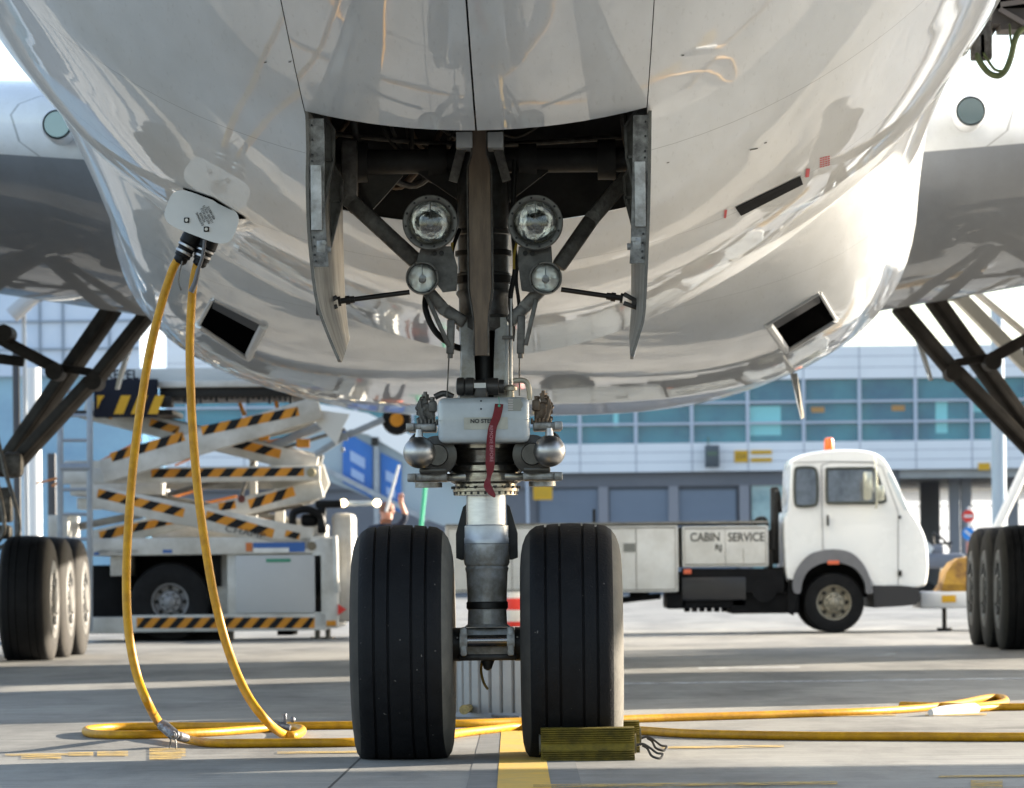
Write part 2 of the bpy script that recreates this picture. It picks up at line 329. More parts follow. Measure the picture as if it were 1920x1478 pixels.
for a in ((10, 130, 1419, 1415), (40, 115, 1425, 1419), (128, 175, 1419, 1412), (182, 240, 1420, 1410), (280, 340, 1426, 1405), (340, 348, 1420, 1405), (520, 700, 1415, 1411), (1240, 1470, 1405.5, 1401),
          (1000, 1570, 1479, 1473), (1760, 1980, 1460, 1456), (1820, 1880, 1480, 1465), (1530, 1680, 1345, 1342), (1735, 1850, 1344, 1340)):
    gq(a[0], a[1], a[2], a[3])
marking("apron_stop_marks", tl, YWORN, .0045)
marking("white_apron_marks", [[tuple(G(*p)[:2]) for p in q] for q in (
    [(1080, 1285), (1920, 1274), (1920, 1271), (1080, 1282)], [(1310, 1255), (1500, 1253), (1500, 1250), (1310, 1252)], [(1640, 1231), (1680, 1230.5), (1680, 1225), (1640, 1226)],
    [(1130, 1196), (1420, 1190), (1420, 1187), (1130, 1192)])], worn("worn_white_paint", (.62, .63, .64), .38, .6), .0015)

# ================================================================ AIRPLANE
A = Thing("airliner", "white wide-body airliner seen head-on from below its nose, standing on its landing gear", "airplane", (0, 19.6, 0))
def herm(xs, ys):
    xs = np.array(xs, float); ys = np.array(ys, float); h = np.diff(xs); dl = np.diff(ys) / h; m = np.zeros(len(xs))
    m[1:-1] = (dl[:-1] * h[1:] + dl[1:] * h[:-1]) / (h[1:] + h[:-1]); m[0] = dl[0]; m[-1] = dl[-1]
    def f(x):
        x = min(max(x, xs[0]), xs[-1]); i = min(max(int(np.searchsorted(xs, x)) - 1, 0), len(h) - 1); t = (x - xs[i]) / h[i]
        return float(ys[i] * (1 + 2 * t) * (1 - t) ** 2 + ys[i + 1] * t * t * (3 - 2 * t) + h[i] * (m[i] * t * (1 - t) ** 2 - m[i + 1] * t * t * (1 - t)))
    return f
fzb = herm([13.7, 14.0, 14.6, 15.4, 16.3, 18.05, 20.2, 22.2, 24.3, 27, 36, 45, 55, 66, 76], [4.05, 3.62, 3.30, 3.08, 2.915, 2.62, 2.405, 2.285, 2.24, 2.24, 2.27, 2.50, 3.05, 4.6, 6.4])
fzt = herm([13.7, 14.0, 14.6, 15.6, 18, 20, 22.2, 24.3, 27, 60, 76], [4.05, 4.5, 4.95, 5.75, 7.55, 8.2, 8.4, 8.44, 8.44, 8.44, 7.6])
fa = herm([13.7, 14.0, 14.6, 15.4, 16.3, 18.05, 20.2, 22.2, 24.3, 27, 50, 60, 76], [.02, .62, 1.15, 1.72, 2.15, 2.66, 2.93, 3.06, 3.10, 3.10, 3.10, 2.7, .3])
def sec(y): zb, zt = fzb(y), fzt(y); return (zb + zt) / 2, fa(y), (zt - zb) / 2
def zskin(x, y): zc, a, b = sec(y); return zc - b * math.sqrt(max(0, 1 - (x / a) ** 2))
DW, D0, D1, D2 = .70, 15.1, 18.05, 20.2
rows = sorted(set([13.705, 13.75, 13.85] + [round(14 + .1 * i, 3) for i in range(104)] + [D0, D1, D2] + [24.6 + .6 * i for i in range(85)]))
NX, NA = 8, 60
def ring(y, sgn):
    zc, a, b = sec(y); dw = min(DW, a * .6); out = []
    for k in range(NX + 1):
        x = dw * k / NX; out.append(Vector((sgn * x, y, zc - b * math.sqrt(1 - (x / a) ** 2))))
    p0 = math.asin(dw / a)
    for k in range(1, NA + 1):
        p = p0 + (math.pi - p0) * k / NA; out.append(Vector((sgn * a * math.sin(p), y, zc - b * math.cos(p))))
    return out
fus = MB()
for sgn in (1, -1):
    rs = [ring(y, sgn) for y in rows]; n = len(rs[0]); vsx = [p for r in rs for p in r]; fs = []
    for i in range(len(rows) - 1):
        for k in range(n - 1):
            if k < NX and rows[i] >= D0 - 1e-6 and rows[i + 1] <= D2 + 1e-6: continue
            fs.append([i * n + k, i * n + k + 1, (i + 1) * n + k + 1, (i + 1) * n + k])
    fus.add(vsx, fs)
fuselage = A.part("fuselage", fus, PAINT, angle=180)
bm = bmesh.new(); bm.from_mesh(fuselage.data); bmesh.ops.remove_doubles(bm, verts=bm.verts, dist=1e-4); bmesh.ops.recalc_face_normals(bm, faces=bm.faces); bm.to_mesh(fuselage.data); bm.free()
# forward nose gear doors, closed and flush
for sgn in (1, -1):
    mb = MB(); g = .004; ys = [D0 + g + (D1 - D0 - g) * i / 24 for i in range(25)]
    top = [[Vector((sgn * (g + (DW - 2 * g) * k / 8), y, zskin(g + (DW - 2 * g) * k / 8, y))) for k in range(9)] for y in ys]
    o = len(mb.v); vv = [p for r in top for p in r] + [p + Vector((0, 0, .035)) for r in top for p in r]; q = 25 * 9
    f = [[i * 9 + k, i * 9 + k + 1, (i + 1) * 9 + k + 1, (i + 1) * 9 + k] for i in range(24) for k in range(8)]
    f += [[q + a for a in x][::-1] for x in f]
    edge = [i * 9 for i in range(25)] + [24 * 9 + k for k in range(1, 9)] + [i * 9 + 8 for i in range(23, -1, -1)] + [k for k in range(7, 0, -1)]
    f += [[edge[i], edge[(i + 1) % len(edge)], q + edge[(i + 1) % len(edge)], q + edge[i]] for i in range(len(edge))]
    mb.add(vv, f); A.part("forward_gear_door", mb, PAINT, angle=40)
# wheel well
mb = MB(); zt_ = 3.75
for x0 in (-.75, .72):
    ys_ = [D0 - .04 + (D2 - D0 + .1) * i / 20 for i in range(21)]
    mb.prism([V(x0, y, zskin(.75, y) + .012) for y in ys_] + [V(x0, ys_[-1], 3.8), V(x0, ys_[0], 3.8)], (.03, 0, 0))
mb.prism([V(x, D2 + .03, zskin(x, D2) + .006) for x in [-.73 + 1.46 * i / 12 for i in range(13)]] + [V(.73, D2 + .03, 3.8), V(-.73, D2 + .03, 3.8)], (0, .03, 0)); mb.box((0, D0 - .03, 3.55), (1.46, .05, .5)); mb.box((0, (D0 + D2) / 2, 3.8), (1.5, D2 - D0, .04))
for x in (-.45, -.22, .22, .45): mb.box((x, 18.6, 3.66), (.05, 3.0, .16))
for y in (18.5, 19.1, 19.9): mb.box((0, y, 3.5), (1.44, .06, .14))
for i in range(14):
    x = random.uniform(-.65, .65); y = random.uniform(18.3, 20.1); mb.tube([(x, y, 3.6), (x + random.uniform(-.1, .1), y + .1, 3.2), (x + random.uniform(-.3, .3), y, 2.95), (x + random.uniform(-.5, .5), y + .1, 2.9)], .012, 6, sub=4)
A.part("wheel_well", mb, WELL)
rp = random.Random(11)
for i in range(18):
    x = rp.uniform(-.62, .62); y = rp.uniform(19.72, 19.95); r = rp.choice((.009, .012, .016)); z = rp.uniform(2.46, 2.85); q = MB(); sl = rp.uniform(-.25, .25)
    if i % 3: q.tube([(x, y, 3.5), (x + sl * .2, y, z + .2), (x + sl, y + .15, z), (max(-.69, min(.69, x + sl * 1.6)), y + .1, z + .05), (max(-.7, min(.7, x + sl * 2.4)), y + .1, z + .3)], r, 8, sub=5)
    else: q.tube([(-.7, y, z + .16), (x, y, z + .10), (.7, y + .1, z + .14)], r, 8, sub=5); q.cyl((x - .02, y, z + .10), (x + .02, y, z + .10), r * 2, n=10)
    A.part("well_pipe", q, (GDARK, BROWN, WELL, GDARK)[i % 4])
# belly fairing
def sm(t): t = min(max(t, 0), 1); return t * t * (3 - 2 * t)
fairing = MB(); rings = []; NF = 64
for y in [24.5 + .2 * i for i in range(54)] + [35.4 + .7 * i for i in range(24)]:
    r = []; zc, a, b = sec(y)
    back = sm((y - 36) / 14); hw = 3.2 - .25 * back; zb = 2.155 + max(0, y - 35.2) ** 1.15 * .0165 + .35 * sm((y - 42) / 8)
    for k in range(NF + 1):
        q = -1 + 2 * k / NF; sg = 1 if q >= 0 else -1; ph = abs(q) * R(128)
        Cx, Cz = (a - .03) * math.sin(ph * .93), zc - (b - .03) * math.cos(ph * .93)
        if ph < R(90):
            nn = 3.1; Fx = hw * math.sin(ph) ** (2 / nn); Fz = 4.2 - (4.2 - zb) * math.cos(ph) ** (2 / nn)
        else:
            t = (ph - R(90)) / R(38); Fx = hw - .35 * t * t; Fz = 4.2 + 1.5 * t
        d0 = 27.9 - 3.3 * sm(abs(q) * 2.6); u = min(max((y - d0) / (34.9 - d0), 0), 1); w_ = sm((math.degrees(ph) - 42) / 30); t = (1 - w_) * (1 - (1 - u) ** 2.0) + w_ * u ** 3.0; t *= 1 - sm((math.degrees(ph) - 80) / 10); r.append(Vector((sg * (Cx + (Fx - Cx) * t), y, Cz + (Fz - Cz) * t)))
    rings.append(r)
fairing.loft(rings, closed=False)
fair = A.part("belly_fairing", fairing, PAINT, angle=180)
from mathutils.bvhtree import BVHTree
def bvh(mb): return BVHTree.FromPolygons([tuple(v) for v in mb.v], mb.f)
BF, BS = bvh(fairing), bvh(fus); CAMP = Vector((CX, 0, CZ))
def gridpatch(tree, c, off, nu=10, nv=8):     # a patch that follows the curved skin between four corners
    vs, fs = [], []
    for j in range(nv + 1):
        for i in range(nu + 1):
            u, v = i / nu, j / nv; x = (c[0][0] * (1 - u) + c[1][0] * u) * (1 - v) + (c[3][0] * (1 - u) + c[2][0] * u) * v; y = (c[0][1] * (1 - u) + c[1][1] * u) * (1 - v) + (c[3][1] * (1 - u) + c[2][1] * u) * v
            h = hit(tree, x, y); vs.append(h[0] + h[1] * off)
    for j in range(nv):
        for i in range(nu): a = j * (nu + 1) + i; fs.append([a, a + 1, a + nu + 2, a + nu + 1])
    return vs, fs
def hit(tree, px, py):
    d = (P(px, py, 20) - CAMP).normalized(); loc, nrm, _, _ = tree.ray_cast(CAMP, d, 200)
    if loc is None: return None, None
    if nrm.dot(d) > 0: nrm = -nrm
    return loc, nrm
# air inlets in the fairing
INK2 = mat("inlet_dark", (.003, .003, .003), .9, spec=0.0); SILV = mat("inlet_lip", (.55, .55, .54), .3, .6)
for corners in ([(398, 561), (495, 609), (465, 670), (373, 608)], [(1440, 607), (1537, 549), (1566, 598), (1474, 656)]):
    cx0 = corners[0][0]; H = [hit(BF, *c) for c in corners]; pts = [h[0] for h in H if h[0]]; nrm = sum((h[1] for h in H if h[0]), Vector()).normalized(); cen = sum(pts, Vector()) / len(pts)
    mb = MB(); mb.add(*gridpatch(BF, corners, .006))
    inl = A.part("air_inlet", mb, INK2, fair)
    tq_ = lambda u, v: tuple((corners[0][k] * (1 - u) + corners[1][k] * u) * (1 - v) + (corners[3][k] * (1 - u) + corners[2][k] * u) * v for k in (0, 1))
    mb = MB(); mb.add(*gridpatch(BF, [tq_(.03, .02), tq_(.97, .02), tq_(.93, .24), tq_(.07, .24)], .009)); A.part("duct_wall", mb, mat("duct_grey", (.045, .045, .048), .7), fair)
    mb = MB()
    for i in range(4):
        a, b = pts[i], pts[(i + 1) % 4]; w = .07 if i in (2, 3 if cx0 > 900 else 1) else .03
        mb.tube([hit(BF, corners[i][0] + (corners[(i + 1) % 4][0] - corners[i][0]) * t / 8, corners[i][1] + (corners[(i + 1) % 4][1] - corners[i][1]) * t / 8)[0] for t in range(9)], w * .45, 8, sub=1)
    A.part("inlet_lip", mb, SILV, fair)
# drain mast
mb = MB(); a, b = P(1488, 700, 36), P(1506, 786, 36.1)
mb.prism([a + V(-.02, 0, 0), a + V(.03, 0, 0), b + V(.015, .08, .02), b + V(-.01, .02, 0)], (0, .16, 0)); A.part("drain_mast", mb, GPAINT, fair)
# panel at the right side of the forward fuselage + markings
mk = mat("red_stencil", (.42, .02, .03), .5)
def decal(name, corners, m, off=.004):
    mb = MB(); mb.add(*gridpatch(BS, corners, off, 12, 6)); return A.part(name, mb, m, fuselage)
decal("vent_panel", [(1378, 388), (1500, 329), (1505, 345), (1389, 404)], mat('vent_black', (.002, .002, .003), .7, spec=.05))
for q in ([(1511, 316), (1518, 315), (1516, 331), (1509, 332)], [(1358, 393), (1363, 392), (1361, 408), (1357, 408)]): decal("red_mark", q, mk)
mb = MB()
for k in range(4):
    for j in range(5):
        x, y = 1537 + k * 5, 296 + j * 4 - k * 1.2; H = [hit(BS, *c)[0] for c in ((x, y), (x + 4, y - 1), (x + 4, y + 1.2), (x, y + 2.2))]; mb.add([h - V(0, .004, .002) for h in H], [[0, 1, 2, 3]])
A.part("red_stencil_lines", mb, mk, fuselage)
for (x, y) in ((1408, 280), (1413, 279), (1418, 278), (1435, 267), (1280, 103), (1252, 304), (497, 116), (543, 115)):
    mb = MB(); H = [hit(BS, *c)[0] for c in ((x - 2, y), (x + 3, y - 1), (x + 3, y + 1), (x - 2, y + 2))]; mb.add([h - V(0, .004, .002) for h in H], [[0, 1, 2, 3]]); A.part("small_stencil", mb, INK, fuselage)
# wings
def wing(sgn):
    mb = MB(); rings = []
    for X in [2.6, 3.2, 3.8, 4.6, 5.6, 7, 9, 11, 14, 18, 23, 28, 30.2]:
        le = 34.6 + max(0, X - 3.2) * .64; te = 47.6 + max(0, X - 3.2) * (.10 if X < 10 else .10) + max(0, X - 10) * .22; ch = max(te - le, 1.8)
        z0 = 4.42 + .115 * (X - 3.6); k = max(0.22, 1 - (X - 3.2) * .055)
        r = []
        for i in range(25):                               # upper, nose to tail
            t = (i / 24) ** 1.8; up = .95 * k * (2.0 * math.sqrt(t) * (1 - t) * .9 + .03 * (1 - t)); r.append(Vector((sgn * X, le + t * ch, z0 + up - t * .9 * k * .6)))
        for i in range(23, 0, -1):
            t = (i / 24) ** 1.8; lo = 1.30 * k * (1.6 * math.sqrt(t) * (1 - t) ** .8 + .05 * (1 - t)); r.append(Vector((sgn * X, le + t * ch, z0 - lo - t * .9 * k * .6)))
        rings.append(r)
    mb.loft(rings); n = len(rings[0])
    for q in range((len(rings) - 1) * n):
        k = q % n
        if k < 10 or k > n - 3: mb.m[q] = 1
    return mb
for sgn in (-1, 1):
    w = A.part("wing", wing(sgn), [PAINTW, PAINT], angle=60)
    cx, cy = (110 if sgn < 0 else 1818), (236 if sgn < 0 else 211)
    c = P(cx, cy, 34.63)
    mb = MB(); mb.lathe(c + V(0, -.12, 0), c + V(0, .3, 0), [(.10, 0), (.112, .12), (.116, .3), (.116, 1)], 32, 0)
    l = A.part("wing_landing_light", mb, mat("wing_lamp_glass", (.16, .22, .24), .06, .5, coat=.6))
    mb = MB(); mb.lathe(c + V(0, -.105, 0), c + V(0, .3, 0), [(.1165, 0), (.13, .1), (.13, 1)], 32, 0, caps=False); A.part("lamp_rim", mb, PAINT, l)
    # engine on its pylon (out of frame, casts the shade on the apron)
    ex, ez = sgn * 9.6, 2.62; mb = MB()
    mb.lathe((ex, 31.0, ez), (ex, 37.6, ez), [(1.55, .06), (1.62, .02), (1.74, 0), (1.86, .05), (1.93, .3), (1.9, .6), (1.55, .92), (1.3, 1), (1.2, .98)], 40, 0, caps=False)
    mb.lathe((ex, 31.5, ez), (ex, 32.0, ez), [(.1, 0), (.45, .8), (1.6, 1)], 40, 1); mb.lathe((ex, 37, ez), (ex, 39.4, ez), [(1.2, 0), (.8, .6), (.2, 1)], 32, 1)
    A.part("engine", mb, [PAINT, GDARK])
    mb = MB(); mb.box((ex, 37.4, 4.55), (.4, 5.2, 1.1), bev=.15); A.part("pylon", mb, PAINTW)

# ---- wheels
def tyre_mb(rad, hw, rim, grooves, z_flat, n=112, gd=.010, gw=.006):
    half = [(rad, 0)]; tw = hw * .68
    xs = sorted(set([tw * i / 10 for i in range(11)]))
    prof = []
    def rr(x): return rad - .010 * (x / tw) ** 2 * 1.2
    pts = [(0, rr(0))]
    for gx in grooves: pts += [(gx - gw, rr(gx)), (gx - gw * .7, rr(gx) - gd), (gx + gw * .7, rr(gx) - gd), (gx + gw, rr(gx))]
    pts += [(tw, rr(tw))]
    a = R(8)
    H = rad - .012
    pts += [(hw * .80, rad - .030), (hw * .89, rad - .058), (hw * .95, rad - .095), (hw * .985, rad - .14), (hw, rad - .19), (hw * .985, rad - .23), (hw * .93, rad - .26), (hw * .84, rim + .015), (hw * .76, rim - .002), (hw * .74, rim - .02)]
    full = [(-x, r) for x, r in pts[::-1]][:-1] + pts
    side = [abs(x) > tw * 1.02 for x, r in full]
    return full, side
def make_wheel_tyre(center, rad, hw, rim, grooves, n=112, sunlit_dust=False):
    full, side = tyre_mb(rad, hw, rim, grooves, 0); mb = MB(); c = Vector(center); m = len(full); vv = []
    for x, r in full:
        for k in range(n):
            a = 2 * math.pi * k / n; p = c + Vector((x, r * math.sin(a), r * math.cos(a)))
            if p.z < .14: p.x = c.x + x * (1 + .07 * ((.14 - max(p.z, 0)) / .14) ** 2)
            if p.z < .003: p.z = .003
            vv.append(p)
    for i in range(m - 1):
        mb.add([], []) if False else None
    fs0 = [[i * n + k, i * n + (k + 1) % n, (i + 1) * n + (k + 1) % n, (i + 1) * n + k] for i in range(m - 1) for k in range(n)]
    o = len(mb.v); mb.v += vv; mb.f += fs0; mb.m += [(2 if (sunlit_dust and full[i][0] > 0) else 1) if (side[i] and side[i + 1]) else 0 for i in range(m - 1) for k in range(n)]  # right-facing sidewalls take the paler rubber that stands for direct sun
    return mb
def rim_mb(center, hw, rim, face, holes=8, mi_hole=1):
    mb = MB(); c = Vector(center)
    if holes == 9:      # main wheels: dished disc almost flush with the sidewall, big vent holes
        for s in (-1, 1):
            mb.lathe(c + V(s * hw * 1.10, 0, 0), c, [(rim + .10, .08), (rim + .085, .02), (rim + .02, .04), (rim, .0), (rim * .92, .05), (rim * .5, .02), (rim * .45, -.05), (0.01, -.08)], 48, 0, caps=False)
            for k in range(holes): a = 2 * math.pi * k / holes; q = c + V(s * hw * 1.075, rim * .72 * math.sin(a), rim * .72 * math.cos(a)); mb.cyl(q + V(s * .008, 0, 0), q - V(s * .02, 0, 0), rim * .16, n=16, mi=mi_hole)
        mb.cyl(c - V(hw * .9, 0, 0), c + V(hw * .9, 0, 0), rim * .3, n=16); return mb
    for s in (-1, 1):
        mb.lathe(c + V(s * hw * .80, 0, 0), c, [(rim - .03, .12), (rim + .012, 0), (rim + .012, .08), (rim * .93, .14), (rim * .86, .42), (rim * .55, .46), (rim * .50, .22), (rim * .30, .10), (0.01, .10)], 48, 0, caps=False)
        for k in range(holes):
            a = 2 * math.pi * k / holes; q = c + V(s * hw * .44, rim * .70 * math.sin(a), rim * .70 * math.cos(a)); mb.cyl(q + V(s * .006, 0, 0), q - V(s * .02, 0, 0), rim * .115, n=14, mi=mi_hole)
    return mb
RIM = mat("wheel_rim_grey", (.13, .125, .115), .5, .2, var=.3, vscale=8)
NW = .372; AXZ = .50; ND = 19.6
# the right nose wheel is pushed by the camera roll to the same height
for sgn in (-1, 1):
    c = (sgn * NW, ND, AXZ); w = A.part("nose_wheel", rim_mb(c, .21, .225, 1), [RIM, GBLACK])
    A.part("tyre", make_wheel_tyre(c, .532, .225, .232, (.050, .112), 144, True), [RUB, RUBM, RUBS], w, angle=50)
MX = 5.64
mw = None
for sgn in (-1, 1):
    for j in range(3):
        for off in (-.70, .70):
            c0 = (MX + .7, 44.0, .60)
            if mw is None:
                mw = A.part("main_wheel", rim_mb(c0, .235, .30, 1, 9), [RIM, GBLACK]); A.part("tyre", make_wheel_tyre(c0, .64, .255, .30, (.06, .13), 80), [RUBO, RUBM], mw, angle=50); w = mw
            else: w = copy_tree(mw, A.o)
            w.location = Vector((sgn * MX + off - (MX + .7), 1.45 * j, 0))
# ---- main gear legs
for sgn in (-1, 1):
    def S(x, y, z): return V(sgn * x, y, z)
    mb = MB(); mb.lathe(S(MX, 45.45, .62), S(MX, 45.45, 4.2), [(.13, 0), (.13, .3), (.16, .3), (.22, .34), (.22, 1)], 24)
    mb.beam(S(MX, 43.9, .6), S(MX, 47.0, .6), .24, .3, bev=.05)
    for j in range(3): mb.cyl(S(MX - .72, 44 + 1.45 * j, .6), S(MX + .72, 44 + 1.45 * j, .6), .09)
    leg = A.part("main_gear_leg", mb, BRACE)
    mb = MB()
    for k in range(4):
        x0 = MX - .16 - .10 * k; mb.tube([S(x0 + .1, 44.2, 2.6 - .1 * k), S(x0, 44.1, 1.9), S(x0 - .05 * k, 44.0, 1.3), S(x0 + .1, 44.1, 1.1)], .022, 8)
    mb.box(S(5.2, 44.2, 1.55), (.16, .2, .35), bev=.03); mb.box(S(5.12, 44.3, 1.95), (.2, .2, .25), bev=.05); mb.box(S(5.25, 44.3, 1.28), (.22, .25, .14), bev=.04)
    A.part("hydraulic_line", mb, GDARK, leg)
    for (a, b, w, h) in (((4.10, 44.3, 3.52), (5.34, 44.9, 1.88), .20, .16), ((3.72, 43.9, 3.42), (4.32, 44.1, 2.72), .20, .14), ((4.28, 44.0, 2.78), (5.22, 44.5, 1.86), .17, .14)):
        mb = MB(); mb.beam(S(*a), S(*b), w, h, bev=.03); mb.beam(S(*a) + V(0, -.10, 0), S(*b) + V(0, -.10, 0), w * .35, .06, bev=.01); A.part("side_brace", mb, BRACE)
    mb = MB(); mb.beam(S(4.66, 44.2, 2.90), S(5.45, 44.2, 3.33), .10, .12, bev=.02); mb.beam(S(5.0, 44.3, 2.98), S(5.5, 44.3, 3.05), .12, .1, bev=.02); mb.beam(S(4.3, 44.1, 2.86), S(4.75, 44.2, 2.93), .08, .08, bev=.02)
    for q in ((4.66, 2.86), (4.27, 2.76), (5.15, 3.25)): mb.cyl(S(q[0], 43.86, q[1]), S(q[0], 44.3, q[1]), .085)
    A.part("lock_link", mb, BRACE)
    mb = MB(); rings = []
    for t in [i / 8 for i in range(9)]:
        x = 3.84 + .24 * t + .015 * math.sin(t * 3.1); z = 3.42 - .72 * t; y0, y1 = 44.3, 44.65 - .2 * t
        rings.append([S(x - .045 + .03 * t, y0, z), S(x + .02 - .005 * t, y0, z), S(x + .02, y1, z), S(x - .02, y1, z)])
    mb.loft(rings); A.part("main_gear_door", mb, PAINT)

for (a, b, w, m_, nm) in ((P(1790, 548, 48), P(1935, 695, 48), .14, "flap_pale", "flap_edge"), (P(1815, 536, 48.5), P(1940, 640, 48.5), .05, "flap_grey", "flap_track"), (P(1752, 560, 48), P(1800, 560, 48), .05, "flap_grey", "flap_track")):
    mb = MB(); mb.beam(a, b, w, .3, bev=.01, up=(0, 1, 0)); A.part(nm, mb, mat(m_, (.46, .44, .39) if m_ == "flap_pale" else (.28, .27, .25), .5))
# ---- nose gear: everything around x = 0, d = 19.6 (423.5 photo px per metre)
Y0 = 19.6
def nz(py, px=914): return P(px, py, Y0).z
def nx(px, py=900): return P(px, py, Y0).x
S_ = FPX / Y0
def vcyl(mb, y, prof, n=40, mi=0):       # prof: (radius px, py)
    z0, z1 = nz(prof[0][1]), nz(prof[-1][1])
    mb.lathe((0, y, z0), (0, y, z1), [(r / S_, (nz(p) - z0) / (z1 - z0)) for r, p in prof], n, mi)
mb = MB(); vcyl(mb, Y0, [(40, 235), (46, 330), (48, 340), (48, 430), (51, 432), (51, 440), (48, 442), (48, 512), (51, 514), (51, 520), (49, 522), (49, 545), (52, 547), (52, 552), (47, 560), (47, 590), (45, 604), (36, 618)])
main_cyl = A.part("shock_strut_cylinder", mb, mat("strut_grey", (.17, .175, .18), .32, .6, var=.35, vscale=14, vcol=(.09, .088, .08)))
mb = MB(); vcyl(mb, Y0, [(49.5, 517), (52.5, 518), (52.5, 532), (49.5, 533)]); vcyl(mb, Y0, [(49.5, 470), (53, 471), (53, 480), (49.5, 481)])
A.part("clamp_band", mb, GBLACK, main_cyl)
# fork legs between strut and steering collar
for sx in (-1, 1):
    mb = MB(); rings = []
    for py, xi, xo in ((598, 22, 47), (640, 20, 46), (680, 18, 45), (715, 17, 47), (748, 17, 50)):
        z = nz(py); a, b = sx * xi / S_, sx * xo / S_; rings.append([V(a, Y0 - .10, z), V(b * .93, Y0 - .105, z), V(b, Y0 - .06, z), V(b, Y0 + .09, z), V(a, Y0 + .1, z)])
    mb.loft(rings); A.part("fork_leg", mb, mat("fork_light_grey", (.40, .41, .42), .4, .2, coat=.2, var=.3, vscale=12, vcol=(.24, .23, .20)))
mb = MB(); mb.box((0, Y0 + .04, nz(700)), (.10, .06, .30)); vcyl(mb, Y0 + .03, [(20, 600), (20, 760)]); A.part("fork_web", mb, GBLACK)
# long brown brace in front
mb = MB(); pr = [(254, 15), (300, 15), (322, 23), (340, 24), (548, 24), (604, 15), (640, 14.5), (672, 14)]; CXB = -4
def brace_ring(py, hw, y, k): z = nz(py); return V((CXB + k * hw) / S_, y, z)
for (sc, ya, yb, m) in ((1.0, 19.34, 19.40, 0), (.82, 19.325, 19.345, 0)):
    L_ = [brace_ring(p, h * sc, ya, -1) for p, h in pr]; R_ = [brace_ring(p, h * sc, ya, 1) for p, h in pr[::-1]]; mb.prism(L_ + R_, (0, yb - ya, 0), m)
brc = A.part("drag_brace", mb, BROWN)
mb = MB()
for sx in (-1, 1): mb.tube([V((CXB + sx * (h * .93)) / S_, 19.33, nz(p)) for p, h in pr], .0045, 6, sub=1)
A.part("brace_edge", mb, GDARK, brc)
# white blocks and upper lugs
mb = MB()
for x0, x1 in ((855, 886), (914, 944)): a, b = P(x0, 254, 19.3), P(x1, 270, 19.3); mb.box((a + b) / 2 + V(0, .1, 0), (abs(b.x - a.x), .2, abs(a.z - b.z) + .03), bev=.004)
A.part("hinge_block", mb, WHITEP)
for sx in (-1, 1):
    mb = MB(); q = [(19, 272), (40, 262), (62, 345), (44, 348)] if False else [(22, 275), (38, 268), (58, 344), (42, 349)]
    mb.prism([V((CXB + sx * a) / S_, 19.42, nz(p)) for a, p in q], (0, .03, 0)); A.part("upper_lug", mb, GDARK)
# trunnion cross and yoke
mb = MB(); mb.cyl((-.73, Y0 + .05, nz(300)), (.73, Y0 + .05, nz(300)), .055); mb.beam((-.3, Y0 + .05, nz(295)), (.05, Y0, nz(400)), .05, .09, bev=.01); mb.beam((.3, Y0 + .05, nz(295)), (-.02, Y0, nz(400)), .05, .09, bev=.01)
for x, r in ((-.55, .09), (.55, .09), (-.2, .075), (.2, .075)): mb.cyl((x - .04, Y0 + .05, nz(300)), (x + .04, Y0 + .05, nz(300)), r)
A.part("trunnion", mb, WELL)
# diagonal side struts
def polytube(name, pts, w, h, m, parent=None, up=(0, 1, 0)):
    mb = MB()
    for a, b in zip(pts[:-1], pts[1:]): mb.beam(a, b, w, h, bev=min(w, h) * .3, up=up)
    for p in pts[1:-1]: mb.cyl(p - Vector(up) * h * .49, p + Vector(up) * h * .49, w * .5)
    return A.part(name, mb, m, parent)
polytube("side_strut", [P(655, 262, 19.5), P(655, 375, 19.5), P(782, 492, 19.5)], .072, .05, GDARK)
polytube("side_strut", [P(1178, 330, 19.6), P(1110, 410, 19.55), P(1046, 502, 19.5)], .068, .05, GDARK)
mb = MB(); mb.prism([P(678, 262, 19.7), P(752, 296, 19.7), P(755, 330, 19.7), (P(718, 372, 19.7)), P(700, 392, 19.7), P(672, 330, 19.7)], (0, .03, 0)); A.part("gusset_plate", mb, mat("gusset", (.07, .066, .058), .5, .2, var=.4, vscale=12))
for px in (672, 1165):
    mb = MB(); c = P(px, 300, 19.75)
    for k in range(4): mb.lathe(c + V(.02 * k - .04, 0, 0), c + V(.02 * k - .028, 0, 0), [(.06 - .006 * k, 0), (.06 - .006 * k, 1)], 20)
    A.part("coil_drum", mb, BROWN)
# lower V collar
for sx, pts in ((-1, [(792, 535), (832, 580), (872, 606)]), (1, [(1022, 535), (985, 575), (955, 606)])):
    mb = MB(); pp = [P(*q, 19.48) for q in pts]
    for a, b in zip(pp[:-1], pp[1:]): mb.beam(a, b, .056, .07, bev=.012, up=(0, 1, 0))
    mb.cyl(pp[1] - V(0, .034, 0), pp[1] + V(0, .034, 0), .028)
    A.part("collar_arm", mb, mat("collar_grey", (.20, .195, .18), .42, .4, var=.4, vscale=15, vcol=(.11, .10, .09)))
mb = MB(); z0 = nz(612); mb.lathe((0, Y0, nz(622)), (0, Y0, nz(592)), [(.11, 0), (.125, .2), (.125, .8), (.115, 1)], 36); A.part("collar", mb, MATS["collar_grey"])
